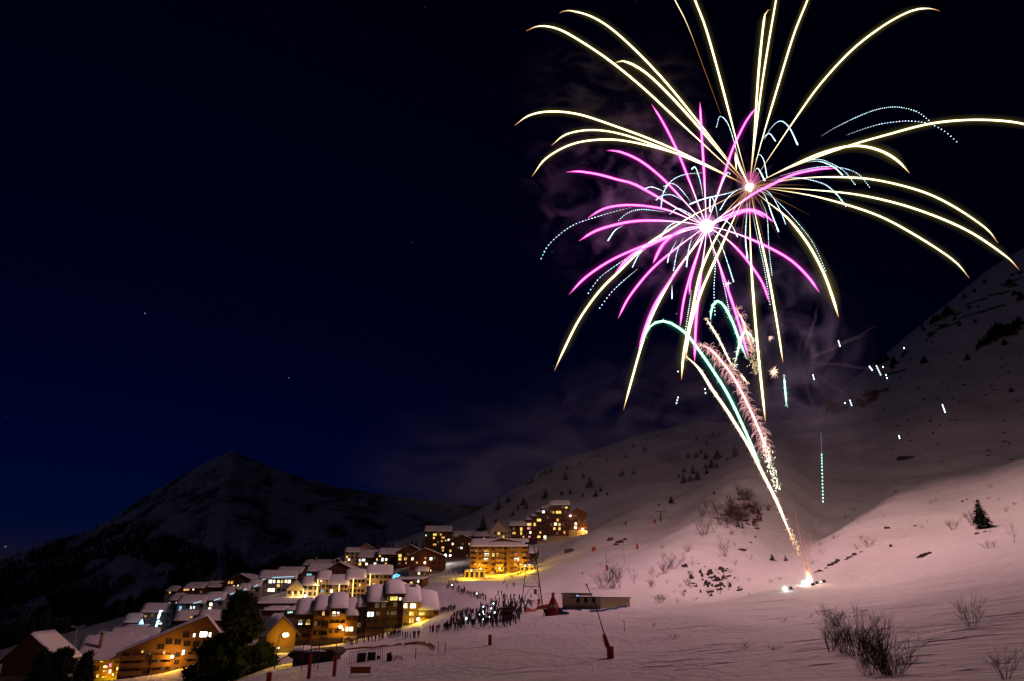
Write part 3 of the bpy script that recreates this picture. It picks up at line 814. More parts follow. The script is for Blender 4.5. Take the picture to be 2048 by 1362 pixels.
def pane_mat(c):
    k, s = LITC[c]
    n = 'lit_pane_' + {'w': 'warm', 'y': 'yellow', 'o': 'orange', 'c': 'white', 'b': 'blue', 'p': 'pink', 'g': 'green', 'd': 'dim', 'W': 'bright', 't': 'teal'}[c]
    if n in MATS: return MATS[n]
    m = bpy.data.materials.new(n); m.use_nodes = True
    t = m.node_tree; t.nodes.clear(); N = t.nodes.new; K = t.links.new
    o = N('ShaderNodeOutputMaterial'); e = N('ShaderNodeEmission'); tc_ = N('ShaderNodeTexCoord'); no = N('ShaderNodeTexNoise')
    inf = N('ShaderNodeObjectInfo'); ad = N('ShaderNodeVectorMath'); ad.operation = 'ADD'
    K(tc_.outputs['Object'], ad.inputs[0]); K(inf.outputs['Random'], ad.inputs[1])
    sc_ = N('ShaderNodeVectorMath'); sc_.operation = 'SCALE'; sc_.inputs['Scale'].default_value = 1.7; K(ad.outputs[0], sc_.inputs[0]); K(sc_.outputs[0], no.inputs['Vector'])
    no.inputs['Scale'].default_value = 1.0
    mr = N('ShaderNodeMapRange'); mr.inputs['To Min'].default_value = 0.35 * s; mr.inputs['To Max'].default_value = 1.6 * s; mr.inputs['From Min'].default_value = 0.3; mr.inputs['From Max'].default_value = 0.7
    K(no.outputs['Fac'], mr.inputs['Value']); e.inputs[0].default_value = (*k, 1); K(mr.outputs['Result'], e.inputs[1]); K(e.outputs[0], o.inputs[0])
    m.cycles.emission_sampling = 'NONE'
    MATS[n] = m
    return m

WIN_CACHE = {}
def window_mesh(w, h, glass, frame=FRAME):
    key = (round(w, 1), round(h, 1), glass.name, frame.name)
    if key in WIN_CACHE: return WIN_CACHE[key]
    w, h = max(0.5, key[0]), max(0.5, key[1])
    mb = MB(); t = 0.09
    for a in ((-w/2 - t, -w/2, -h/2 - t, h/2 + t), (w/2, w/2 + t, -h/2 - t, h/2 + t), (-w/2, w/2, -h/2 - t, -h/2), (-w/2, w/2, h/2, h/2 + t)):
        mb.box(a[0], a[1], -0.09, 0.02, a[2], a[3], 0)
    if w > 0.9: mb.box(-0.035, 0.035, -0.07, 0.0, -h/2, h/2, 0)
    me = mb.mesh('window', [frame])
    pb = MB(); pb.box(-w/2 + 0.002, w/2 - 0.002, -0.035, 0.0, -h/2 + 0.002, h/2 - 0.002)
    WIN_CACHE[key] = (me, pb.mesh('pane', [glass]))
    return WIN_CACHE[key]

def add_window(t, x, z, w, h, glass, y=0.0):
    f, p = window_mesh(w, h, glass)
    o = link('window', f, t, (x, y - 0.004, z)); link('pane', p, o)
    return o

def roof_profile(kind, a0, a1, ze, rise, ridge, oh):
    """outline line of the roof from one eave to the other as (a, z)"""
    if kind == 'flat': return [(a0 - oh, ze), (a1 + oh, ze + 0.03)]
    if kind == 'shed': return [(a0 - oh, ze), (a1 + oh, ze + rise)]
    r = a0 + (a1 - a0) * ridge
    s1 = rise / (r - a0); s2 = rise / (a1 - r)
    return [(a0 - oh, ze - oh * s1), (r, ze + rise), (a1 + oh, ze - oh * s2)]

def slab(mb, prof, t, e0, e1, axis, mi=0):
    mb.prism(list(prof) + [(a, z - t) for a, z in reversed(prof)], e0, e1, axis, mi)

def snow_slab(prof, t, e0, e1, axis, seed, lump=0.12):
    """snow lying on a roof: rounded edges and an uneven top"""
    g = random.Random(seed)
    pts = []
    for (a, z), (b, w) in zip(prof, prof[1:]):
        n = max(3, int(abs(b - a) / 1.2))
        for i in range(n): pts.append((a + (b - a) * i / n, z + (w - z) * i / n))
    pts.append(prof[-1])
    m = len(pts); k = max(4, int((e1 - e0) / 1.5))
    vs, fs = [], []
    tot = pts[-1][0] - pts[0][0]
    for j in range(k + 1):
        e = e0 + (e1 - e0) * j / k
        for i, (a, z) in enumerate(pts):
            d = min((a - pts[0][0]), (pts[-1][0] - a), (e - e0) * 1.0, (e1 - e) * 1.0)
            rnd = math.sqrt(min(1.0, max(0.0, d / 0.55)))
            hh = t * (0.12 + 0.88 * rnd) + lump * noise.noise(Vector((a * 0.5 + seed, e * 0.5, seed * 1.7))) * rnd
            vs.append((a, e, z + hh) if axis == 'y' else (e, a, z + hh))
    nb = len(vs)
    for j in range(k + 1):
        e = e0 + (e1 - e0) * j / k
        for a, z in pts: vs.append((a, e, z + 0.004) if axis == 'y' else (e, a, z + 0.004))
    for j in range(k):
        for i in range(m - 1):
            fs.append((j * m + i, j * m + i + 1, (j + 1) * m + i + 1, (j + 1) * m + i))
    rim = [j * m for j in range(k + 1)] + [k * m + i for i in range(1, m)] + [j * m + m - 1 for j in range(k - 1, -1, -1)] + [i for i in range(m - 2, 0, -1)]
    for a, b in zip(rim, rim[1:] + rim[:1]): fs.append((a, b, nb + b, nb + a))
    mb = MB(); mb.add(vs, fs)
    return mb.mesh('snow_cover', ROOFSNOW, smooth=True)

BCOUNT = [0]
def building(label, x0, x1, yb, ye, Y, D=11.0, yaw=0.0, roof='side', rise=2.6, ridge=0.5, oh=0.7, floors=4, bays=3, wall=WOOD, lit=(), bal=(), snow=0.55, name='chalet', cat='building',
             base_stone=True, win=(1.1, 1.25), group=None, balw=None, foot=4.0, dark=True, chimney=None, lamps=()):
    BCOUNT[0] += 1; seed = BCOUNT[0]; g = random.Random(seed * 13)
    yw = rad(yaw)
    C = at((x0 + x1) / 2, yb, Y)
    Wd = (ray(x1, yb)[0] - ray(x0, yb)[0]) * Y / math.cos(yw)
    H = at((x0 + x1) / 2, ye, Y).z - C.z
    t = thing(name, label, cat, C, yw, group)
    hw = Wd / 2
    R_ = Matrix.Rotation(yw, 3, 'Z'); nrm = R_ @ Vector((0, -1, 0))
    # walls
    mb = MB(); zf = -foot; zs = min(2.4, H * 0.3) if base_stone else zf
    if roof == 'front':
        prof = roof_profile('gable', -hw, hw, H, rise, ridge, 0)
        mb.prism([(-hw, zs), (hw, zs)] + [(a, z - 0.05) for a, z in reversed(prof)], 0, D, 'y')
    elif roof == 'side':
        prof = roof_profile('gable', 0, D, H, rise, ridge, 0)
        mb.prism([(0, zs), (D, zs)] + [(a, z - 0.05) for a, z in reversed(prof)], -hw, hw, 'x')
    elif roof == 'shed':
        mb.prism([(0, zs), (D, zs), (D, H + rise - 0.05), (0, H - 0.05)], -hw, hw, 'x')
    else:
        mb.box(-hw, hw, 0, D, zs, H - 0.05)
    w = link('wall', mb.mesh('wall', wall), t)
    if base_stone:
        sb = MB(); sb.box(-hw - 0.06, hw + 0.06, -0.06, D + 0.06, zf, zs + 0.02); link('stone_base', sb.mesh('stone_base', STONE if base_stone is True else base_stone), t)
    # roof and its snow
    if roof == 'front': prof, e0, e1, ax = roof_profile('gable', -hw, hw, H, rise, ridge, oh), -oh * 1.3, D + oh, 'y'
    elif roof == 'side': prof, e0, e1, ax = roof_profile('gable', 0, D, H, rise, ridge, oh), -hw - oh * 0.5, hw + oh * 0.5, 'x'
    elif roof == 'shed': prof, e0, e1, ax = roof_profile('shed', 0, D, H, rise, ridge, oh * 0.6), -hw - oh * 0.4, hw + oh * 0.4, 'x'
    else: prof, e0, e1, ax = roof_profile('flat', 0, D, H, 0, 0.5, oh * 0.5), -hw - oh * 0.4, hw + oh * 0.4, 'x'
    rb = MB(); slab(rb, [(a, z + 0.2) for a, z in prof], 0.24, e0, e1, ax)
    ro = link('roof', rb.mesh('roof', ROOFM), t)
    if snow: link('snow_cover', snow_slab([(a, z + 0.2) for a, z in prof], snow, e0 + 0.06, e1 - 0.06, ax, seed), ro)
    if chimney:
        cx, cyy = chimney
        cb = MB(); zc = H + rise + 0.4; cb.box(cx - 0.4, cx + 0.4, cyy - 0.4, cyy + 0.4, H, zc + 0.8, 0); cb.box(cx - 0.5, cx + 0.5, cyy - 0.5, cyy + 0.5, zc + 0.8, zc + 0.95, 1); cb.box(cx - 0.45, cx + 0.45, cyy - 0.45, cyy + 0.45, zc + 0.952, zc + 1.3, 2)
        link('chimney', cb.mesh('chimney', [OCHRE, ROOFM, ROOFSNOW], True), ro)
    # lit windows where the photograph shows them
    taken = []
    for (px, py, pw, ph, c) in lit:
        u, v = ray(px, py); d = Vector((u, 1, v))
        k = C.dot(nrm) / d.dot(nrm)
        p = R_.transposed() @ (d * k - C)
        ww, hh = lum(pw, Y) * 0.92, lum(ph, Y) * 0.92
        x = max(-hw + ww / 2 + 0.12, min(hw - ww / 2 - 0.12, p.x))
        add_window(t, x, p.z, ww, hh, pane_mat(c)); taken.append((x, p.z, ww, hh))
    # the other windows are dark
    fh = H / floors
    if dark:
        for f in range(floors):
            for b in range(bays):
                x = -hw + Wd * (b + 0.5) / bays; z = fh * (f + 0.52)
                if any(abs(x - a) < (win[0] + ww) / 2 + 0.25 and abs(z - e) < (win[1] + hh) / 2 + 0.25 for a, e, ww, hh in taken): continue
                c = GLASS if g.random() > 0.12 else pane_mat('d')
                add_window(t, x, z, min(win[0], Wd / bays * 0.6), min(win[1], fh * 0.6), c)
    # balconies: slab and boarded parapet
    for f in bal:
        z = fh * f
        spans = balw or [(-hw * 0.94, hw * 0.94)]
        for a, b in spans:
            bb = MB(); bb.box(a, b, -1.25, -0.002, z - 0.14, z, 0)
            n = max(3, int((b - a) / 0.32))
            for i in range(n):
                xa = a + (b - a) * i / n; bb.box(xa + 0.02, xa + (b - a) / n - 0.02, -1.25, -1.20, z + 0.06, z + 0.98, 0)
            bb.box(a, b, -1.29, -1.16, z + 0.981, z + 1.05, 0)
            for xa in (a + 0.06, b - 0.06): bb.box(xa - 0.06, xa + 0.06, -1.195, -1.08, z, z + (fh - 0.15), 0)
            link('balcony', bb.mesh('balcony', wall if wall is not CREAM else WOOD2), t)
    for (px, py, pw_, col, rr, out_) in lamps:
        u, v = ray(px, py); d = Vector((u, 1, v)); k = C.dot(nrm) / d.dot(nrm); p = R_.transposed() @ (d * k - C)
        wall_lamp(t, p.x, -out_, p.z, pw_, col, rr)
    t['w'] = Wd; t['h'] = H; t['d'] = D
    for q in ('w', 'h', 'd'): del t[q]
    return t

def wall_lamp(t, x, y, z, power, col, r):
    mb = MB(); mb.tube([(x, -0.05, z + 0.25), (x, y * 0.6, z + 0.32), (x, y, z + 0.28)], 0.03, 5); mb.box(x - 0.16, x + 0.16, y - 0.16, y + 0.16, z + 0.18, z + 0.27)
    o = link('wall_lamp', mb.mesh('wall_lamp', METAL), t)
    bm = bmesh.new(); bmesh.ops.create_icosphere(bm, subdivisions=2, radius=r)
    me = bpy.data.meshes.new('lamp_globe'); bm.to_mesh(me); bm.free(); me.materials.append(emit_mat('lamp_globe_%d%d%d' % tuple(int(c * 9) for c in col), tuple(0.35 + 0.65 * c for c in col), 14))
    link('lamp_globe', me, o, (x, y, z))
    point_light('lamp_light', (x, y - 0.35, z), power, col, r, t)

SOD, AMB, WHT = (1.0, 0.56, 0.004), (1.0, 0.46, 0.03), (1.0, 0.90, 0.72)
# --- lower left chalets
building('dark chalet with steep snowy roof half hidden behind black conifers', 4, 100, 1366, 1318, 178, 15, 14, 'front', 5.2, 0.42, 0.9, 3, 4, WOOD, [(74,1348.5,5,8,'c'),(22,1360,3,3,'o')], snow=0.5)
building('lamplit chalet with broad snowy roof behind the thin bare larch', 150, 262, 1372, 1316, 212, 16, 20, 'side', 5.0, 0.5, 1.0, 4, 7, WOOD2,
  [(211,1333,6,3,'w'),(221,1330,4,6,'p'),(220,1343,4,6,'w'),(203.6,1322,5,4,'o'),(214,1317,5,4,'o'),(209.5,1342,6,3,'o'),(256,1334.6,5,7,'o'),(244,1323,3,3,'y'),(236,1337,5,5,'y'),(208,1357,8,7,'y'),(227,1359,10,5,'y'),(195,1352,4,6,'y'),(246,1352,4,6,'y')],
  snow=0.5, chimney=(-3, 3), lamps=[(228, 1348, 1500, SOD, 0.15, 2.0)])
cb_ = building('big gabled timber chalet lit orange by a wall lamp', 252, 442, 1362, 1302, 205, 20, 22, 'front', 8.6, 0.72, 1.1, 4, 9, WOOD2,
  [(407,1268.6,12,9,'W'),(420,1270,5,9,'w'),(388.7,1270.4,4,6,'w'),(366.8,1305,5,9,'c'),(328.7,1305,4,7,'o'),(285,1303,3,4,'o'),(300,1306,3,5,'d'),(318,1322,5,5,'d')],
  bal=(1, 2, 3), balw=[(-13.5, -7.8), (-6.0, -1.3), (1.2, 5.0), (6.8, 12.6)], snow=0.5, lamps=[(344.8, 1312.6, 3600, AMB, 0.42, 1.9)])
# upper gable windows and boards of the big chalet
def on_facade(t, px, py):
    R_ = Matrix.Rotation(t.rotation_euler.z, 3, 'Z'); nrm = R_ @ Vector((0, -1, 0)); u, v = ray(px, py); d = Vector((u, 1, v))
    return R_.transposed() @ (d * (t.location.dot(nrm) / d.dot(nrm)) - t.location)
for px, py in ((372,1270),(355,1284),(338,1283),(374,1287),(392,1288),(410,1288),(322,1293)):
    p = on_facade(cb_, px, py)
    add_window(cb_, p.x, p.z, 1.6, 1.3, GLASS, -0.02)
building('low snow roofed annex between the two lower chalets', 186, 250, 1312, 1294, 232, 14, 24, 'side', 3.4, 0.5, 0.8, 2, 4, WOOD, [], snow=0.5)
building('long snow roofed annex running up behind the big gabled chalet', 214, 300, 1308, 1285, 240, 16, 20, 'side', 3.6, 0.5, 0.8, 2, 5, WOOD, [], snow=0.5)
building('green lit shop with a glaring white lamp on its corner', 232, 276, 1278, 1262, 268, 9, 10, 'shed', 1.6, 0.5, 0.6, 1, 3, CREAM, [(255,1268,14,3,'c')], base_stone=False, lamps=[(246, 1258, 260, (0.8, 1.0, 0.6), 0.35, 1.0)], snow=0.4)
building('small dark chalet above the green lit shop', 246, 274, 1266, 1244, 292, 9, 20, 'side', 2.6, 0.5, 0.7, 2, 2, WOOD, [(256,1256,4,4,'d')], snow=0.5)
bx_ = building('dark chalet hung with blue Christmas lights', 279, 336, 1264, 1224, 300, 12, 18, 'side', 2.8, 0.5, 0.8, 3, 4, GREY, [(287,1232,3,2,'o'),(291.5,1232,3,2,'o'),(317,1231,2,3,'w'),(318,1247,10,3,'c')], snow=0.5)
building('low snow roofed block behind the big chalet apex', 350, 402, 1258, 1240, 265, 12, 20, 'side', 2.6, 0.5, 0.8, 1, 3, WOOD, [(383,1234,4,3,'o')], snow=0.5)
building('low snow roofed block beside the tall black conifer', 396, 450, 1262, 1240, 262, 12, 18, 'side', 2.8, 0.5, 0.8, 1, 3, WOOD, [(417,1236,5,3,'y')], snow=0.5)
# --- grey stepped row with bluish light strips on its eaves
STRIP = emit_mat('blue_white_strip', (0.45, 0.78, 1.0), 1.1)
def strip(t, a, b, name='light_strip', m=STRIP, r=0.16):
    R_ = t.rotation_euler.z; M_ = Matrix.Rotation(-R_, 3, 'Z')
    mb = MB(); mb.tube([M_ @ (p - t.location) for p in (a, b)], r, 6); return link(name, mb.mesh(name, m), t)
GROW = 'grey stepped row with blue lit eaves'
rowdefs = [
 (352, 402, 1244, 1206, 300, 'square grey block with a snow roof, lowest of the blue edged row', [(361,1215,4,5,'b'),(360,1223,5,6,'c'),(382,1215,3,5,'c'),(388,1215,3,4,'c'),(387,1224,3,4,'o')], 4),
 (402, 440, 1246, 1200, 305, 'grey block with four bright windows in the blue edged row', [(422,1208.5,5,6,'w'),(419.7,1217.7,5,5,'w'),(409,1226.5,5,5,'o'),(419.7,1226.5,4,5,'w')], 3),
 (439, 470, 1240, 1188, 318, 'grey block with one large bright window in the blue edged row', [(444,1208.5,6,6,'W'),(450,1226,5,4,'t')], 3),
 (470, 492, 1226, 1181, 328, 'narrow grey block with a yellow slit window in the blue edged row', [(485,1189,3,5,'y')], 2),
 (491, 515, 1218, 1173, 338, 'narrow grey block with a glaring upper window in the blue edged row', [(498,1180,6,7,'w'),(507,1180,3,4,'d'),(497,1189,4,4,'d')], 2),
]
for x0, x1, yb, ye, Y, lab, lt, bays in rowdefs:
    t = building(lab, x0, x1, yb, ye, Y, 12, 14, 'side', 2.6, 0.5, 0.8, 3, bays, GREY, lt, snow=0.5, name='apartment_block', group=GROW)
    strip(t, at(x0 + (x1 - x0) * 0.7, ye + 1, Y - 1.4), at(x1 + 1, ye - 4, Y - 1.4))
t = building('wide grey apartment house with three rows of lit windows', 515, 586, 1205, 1156, 350, 13, 14, 'side', 3.2, 0.5, 0.9, 3, 8, GREY,
  [(541,1163,6,6,'w'),(548.6,1163,3,5,'w'),(557,1163,4,5,'w'),(564,1163,4,5,'y'),(572,1162.5,4,5,'w'),(578.6,1163,5,6,'w'),(556.7,1171,5,5,'y'),(564,1171,3,4,'d'),(538.6,1180,5,6,'w'),(546,1180,6,6,'w'),(532,1180,4,5,'d'),(519,1180,4,4,'t')], snow=0.5, name='apartment_block')
strip(t, at(516, 1162, 348.4), at(537, 1156, 348.4)); strip(t, at(545, 1155, 348.4), at(588, 1153, 348.4))
t = building('dark snow roofed block with an orange lit band under its eaves', 548, 600, 1170, 1146, 400, 12, 0, 'side', 3.0, 0.5, 0.9, 2, 4, WOOD, [(560,1143,4,3,'w'),(589,1143,4,3,'w')], snow=0.5)
strip(t, at(555, 1142.5, 398), at(592, 1142.5, 398), m=emit_mat('orange_strip', (1.0, 0.5, 0.05), 0.9), r=0.3)
building('red brown chalet with four small lit windows behind the blue edged row', 440, 516, 1186, 1166, 375, 16, -6, 'front', 4.2, 0.5, 1.0, 2, 6, WOOD3, [(458,1165,3,4,'o'),(464,1165,4,5,'o'),(468,1173,4,4,'y'),(477,1172,4,4,'w')], snow=0.5)
building('long low dark chalet with three windows at its left end', 364, 405, 1192, 1176, 380, 11, 0, 'side', 2.4, 0.5, 0.8, 1, 5, WOOD, [(370.5,1179,6,4,'o'),(376.5,1178.6,4,4,'o'),(387,1178,3,4,'w')], snow=0.5)
building('low dark chalet with a garage door behind the blue edged row', 404, 440, 1196, 1174, 385, 11, 0, 'side', 2.6, 0.5, 0.8, 1, 3, WOOD, [], snow=0.5)
building('small dark chalet at the far edge of the village', 330, 352, 1190, 1182, 400, 9, 0, 'side', 2.2, 0.5, 0.7, 1, 2, WOOD, [(340,1185,3,3,'o')], snow=0.5)
building('dark chalet with two white windows above the Christmas lights', 332, 356, 1232, 1200, 330, 9, 0, 'side', 2.4, 0.5, 0.7, 3, 3, WOOD, [(337,1207,4,4,'w'),(350.6,1210,4,5,'w'),(353.5,1206,3,4,'w')], snow=0.5)
# --- flat roofed sports hall
building('low sports hall with a wide flat snow roof', 508, 606, 1222, 1208, 262, 26, 6, 'shed', 1.8, 0.5, 0.9, 1, 3, WOOD, [(531,1217,3,3,'g'),(535,1216.5,3,3,'g')], snow=0.6, dark=False, name='sports_hall')
building('small snow roofed entrance hall below the sports hall', 524, 572, 1236, 1222, 240, 9, 8, 'shed', 1.0, 0.5, 0.7, 1, 2, WOOD, [(565,1228,6,7,'d')], snow=0.5, dark=False)
building('dark flat hall with a row of teal windows', 568, 624, 1240, 1222, 235, 20, 4, 'shed', 2.0, 0.5, 0.9, 1, 2, WOOD, [(577,1225,3,3,'g'),(581,1224.5,3,3,'c'),(584,1224.5,2,3,'g')], snow=0.6, dark=False)
building('wooden kiosk with a lamplit gable beside the tall black conifer', 534, 583, 1312, 1264, 168, 9, 30, 'front', 3.2, 0.45, 1.0, 2, 2, WOOD2, [(556,1298,5,7,'w'),(546,1303,3,4,'o')], snow=0.45, dark=False, lamps=[(566, 1271, 1100, SOD, 0.3, 1.6)])
# --- cream apartments hung with strings of light
def light_string(t, pxa, pya, pxb, pyb, Y, power=40):
    power *= 1.7
    a, b = at(pxa, pya, Y), at(pxb, pyb, Y); M_ = Matrix.Rotation(-t.rotation_euler.z, 3, 'Z')
    mb = MB(); n = 14
    for i in range(n):
        p = M_ @ (a.lerp(b, (i + 0.5) / n) - t.location); r = 0.24
        mb.add([p + Vector(q) * r for q in ((1,0,0),(-1,0,0),(0,1,0),(0,-1,0),(0,0,1.7),(0,0,-1.7))], [(0,2,4),(2,1,4),(1,3,4),(3,0,4),(2,0,5),(1,2,5),(3,1,5),(0,3,5)])
    mb.tube([M_ @ (a - t.location), M_ @ (b - t.location)], 0.05, 4)
    link('light_string', mb.mesh('light_string', emit_mat('warm_bulbs', (1.0, 0.66, 0.20), 2.6)), t, kind='stuff')
    for q in (0.25, 0.75): point_light('light_string_light', M_ @ (a.lerp(b, q) - t.location) + Vector((0, -0.8, 0)), power, (1.0, 0.66, 0.22), 0.4, t)
CG = 'cream apartments hung with light strings'
t = building('cream apartment gable with two short light columns', 572, 604, 1206, 1178, 288, 10, 14, 'front', 2.8, 0.5, 0.8, 2, 3, CREAM, [], snow=0.5, name='apartment_block', group=CG); light_string(t, 586, 1184, 585, 1198, 286, 130); light_string(t, 598, 1184, 597, 1197, 286, 130)
t = building('cream apartment block with a glaring white lamp at its foot', 602, 634, 1206, 1170, 290, 11, 14, 'side', 3.0, 0.5, 0.9, 3, 3, CREAM, [], snow=0.5, name='apartment_block', group=CG, lamps=[(610.5, 1192, 420, WHT, 0.4, 1.2)]); light_string(t, 607, 1178, 604.5, 1199, 288, 160)
t = building('cream apartment tower with the longest light column', 632, 656, 1206, 1158, 292, 11, 14, 'side', 3.0, 0.5, 0.9, 5, 3, CREAM, [(642.5,1161,4,4,'w'),(645,1182,5,5,'t'),(640,1191,4,4,'w')], snow=0.5, name='apartment_block', group=CG); light_string(t, 636, 1159, 632.5, 1198, 289.6, 160)
t = building('cream apartment block with two white windows beside its light column', 655, 692, 1208, 1168, 290, 12, 12, 'side', 3.2, 0.5, 1.0, 4, 5, OCHRE, [(663,1182,5,6,'w'),(662,1191,5,4,'w')], snow=0.5, name='apartment_block', group=CG); light_string(t, 679, 1168, 676, 1200, 287, 160)
t = building('cream apartment block with a broken column of lights and few windows lit', 690, 726, 1206, 1157, 294, 12, 12, 'side', 3.4, 0.5, 1.0, 5, 5, OCHRE, [(697.6,1170,3,4,'y'),(720,1170,3,5,'y')], snow=0.5, name='apartment_block', group=CG); light_string(t, 707, 1157, 704.5, 1193, 291, 160)
t = building('cream apartment block at the end of the row, one window lit', 730, 780, 1204, 1148, 300, 13, 10, 'side', 3.4, 0.5, 1.0, 5, 6, OCHRE, [(748,1170,4,5,'w')], snow=0.5, name='apartment_block', group=CG); light_string(t, 741, 1147, 738.5, 1182, 297, 160)
building('snow roofed block rising behind the light strings', 612, 664, 1170, 1142, 380, 14, 8, 'side', 3.6, 0.5, 0.9, 3, 5, WOOD, [(612,1152,9,9,'t')], snow=0.5)
building('broad snow roof behind the cream apartments', 652, 708, 1160, 1140, 370, 15, -4, 'front', 3.6, 0.45, 1.0, 2, 4, WOOD, [], snow=0.5, chimney=(-5, 4))
building('brown chalet gable behind the cream apartments', 656, 690, 1146, 1130, 430, 12, 4, 'front', 3.6, 0.5, 1.0, 2, 4, WOOD3, [], snow=0.5)
building('dark chalet with a chimney at the village edge', 604, 660, 1144, 1130, 440, 13, 0, 'side', 3.0, 0.5, 0.9, 1, 4, WOOD, [], snow=0.5, chimney=(-2, 5))
# --- brown row fronting the ski run
OR = 'brown timber row facing the ski run'
row = [
 (585, 622, 1300, 1228, 203, 'brown row house with one green white and one yellow window', 4, 3, WOOD2, [(601,1244.5,7,8,'c'),(616,1244,8,9,'y'),(599,1259,3,6,'d'),(597,1289,5,7,'w'),(609,1287,7,3,'w')], (1, 2, 3), 3.2),
 (622, 653, 1298, 1220, 202, 'brown row house with a single orange corner window', 4, 3, WOOD2, [(647,1227,4,7,'o'),(628,1287,3,4,'w'),(636,1287,5,4,'w')], (1, 2, 3), 3.0),
 (653, 688, 1294, 1216, 202, 'brown row house with an orange street lamp on its front', 4, 3, WOOD2, [(668,1228,6,8,'w'),(676.5,1228,4,7,'c'),(686,1259,3,5,'w')], (1, 2, 3), 3.2),
 (687, 711, 1290, 1230, 201, 'narrow brown row house under a rounded snow cap', 4, 2, WOOD, [(694,1258,4,8,'w'),(702,1258,8,8,'w')], (), 3.4),
 (710, 731, 1286, 1214, 203, 'narrow dark row house with a barrel shaped snow cap', 5, 2, WOOD, [], (), 2.2),
 (731, 769, 1282, 1203, 203, 'dark brown row house with one wide bluish window', 5, 3, WOOD, [(741,1228.5,12,8,'c'),(756.6,1227,7,6,'d')], (1,), 3.6),
 (768, 805, 1276, 1187, 204, 'tallest dark brown row house with a yellow top floor', 6, 3, WOOD, [(787.6,1197,14,7,'y'),(800.5,1197.6,4,5,'w'),(776,1197,4,5,'d'),(776,1226,4,5,'d'),(787,1226,10,6,'d')], (), 2.8),
 (804, 839, 1270, 1203, 204, 'row house lit yellow green by a lamp on its corner', 5, 3, WOOD2, [(811,1211.5,7,8,'w'),(826,1211.5,10,8,'w'),(823,1227,8,7,'y'),(823,1241,8,8,'y'),(811,1226,6,6,'d')], (), 3.8),
 (836, 876, 1268, 1219, 205, 'end row house with a low snow roof beside the crowd', 4, 3, WOOD2, [(843,1227,10,6,'y'),(858,1226,5,6,'d')], (1, 2), 4.2),
]
for x0, x1, yb, ye, Y, lab, fl, bays, wl, lt, bl, rs in row:
    lm = []
    if 'street lamp' in lab: lm = [(681, 1253, 2600, (1.0, 0.50, 0.01), 0.42, 2.2)]
    if 'lamp on its corner' in lab: lm = [(835, 1238, 2200, (1.0, 0.66, 0.01), 0.42, 2.0)]
    building(lab, x0, x1, yb, ye, Y, 12.5, 13, 'side', rs, 0.5, 0.55, fl, bays, wl, lt, bal=bl, snow=0.85, name='row_house', group=OR, win=(1.5, 1.4), base_stone=CREAM, lamps=lm, chimney=(1.0, 5.0) if 'yellow green' in lab else None)
# --- upper village
building('pale tower block with lit windows down its left side', 688, 716, 1142, 1104, 430, 10, 12, 'side', 2.6, 0.5, 0.8, 5, 3, CREAM, [(694,1113.6,3,4,'y'),(698,1119,4,4,'w'),(690,1125,4,4,'o')], snow=0.45, name='apartment_block')
building('dark apartment block with a lit dormer at the top of the village', 712, 766, 1140, 1114, 440, 13, 10, 'side', 4.2, 0.5, 0.9, 3, 7, WOOD, [(718.6,1120.5,4,4,'w'),(727,1120,6,4,'c'),(719,1128,6,5,'y'),(733,1128,4,4,'w'),(750,1127.5,4,4,'c'),(726,1134.6,5,4,'c'),(731.5,1134.6,4,4,'w'),(739,1135,3,3,'b'),(754,1119,3,4,'y')], snow=0.45, name='apartment_block')
building('small gabled house topping the village with a lit white front', 712, 748, 1112, 1098, 465, 9, 4, 'front', 3.0, 0.55, 0.8, 1, 4, CREAM, [(720,1103,3,3,'y'),(743.5,1101,4,4,'o'),(735,1104,6,5,'d')], snow=0.45)
building('dark apartment block with a line of bluish windows', 756, 800, 1138, 1108, 435, 12, 9, 'side', 3.4, 0.5, 0.9, 4, 6, WOOD, [(765,1119,4,6,'c'),(772.5,1119,4,4,'c'),(771.5,1127,3,4,'o'),(760,1112,3,3,'y'),(779,1133,4,5,'w'),(777,1141,5,5,'w'),(771,1141,3,4,'w')], snow=0.45, name='apartment_block')
building('dark gabled block with three yellow windows stacked in a corner', 792, 846, 1146, 1104, 425, 13, -2, 'front', 3.8, 0.5, 1.0, 5, 6, WOOD3, [(800,1111,6,5,'y'),(800,1118,5,5,'y'),(811,1117.6,5,5,'o'),(799,1127,4,4,'d'),(824,1117,5,5,'d'),(812,1126,2,3,'o')], snow=0.45, name='apartment_block')
building('wide chalet with an orange wall lamp above the covered walkway', 818, 884, 1152, 1111, 392, 14, -2, 'front', 3.6, 0.45, 1.1, 4, 6, WOOD3, [(825,1117.5,4,5,'w'),(862,1117.5,5,5,'c'),(851,1116,3,3,'o'),(834,1125,3,3,'y'),(859,1142,6,5,'w')], snow=0.45, lamps=[(850, 1125.5, 60, AMB, 0.45, 0.8)])
building('small snow capped kiosk above the covered walkway', 830, 856, 1152, 1142, 372, 6, 0, 'side', 1.6, 0.5, 0.8, 1, 2, WOOD, [(838,1147,4,5,'w')], snow=0.5, name='kiosk')
building('hazy tall apartment block with scattered amber windows', 848, 902, 1116, 1062, 490, 14, 6, 'side', 3.6, 0.5, 1.0, 6, 7, WOOD, [(868,1069,3,4,'y'),(871.6,1069,3,4,'y'),(868,1075.6,3,4,'y'),(882,1069,3,3,'o'),(884.6,1075,3,3,'o'),(888,1075,3,3,'o'),(884,1082,3,3,'o'),(891,1081,2,3,'y'),(897.5,1080,4,4,'w'),(868,1089,3,3,'o'),(871,1089,3,3,'o'),(885.6,1095,5,4,'o'),(852,1070.5,2,3,'g'),(886,1101,3,3,'o')], snow=0.45, name='apartment_block')
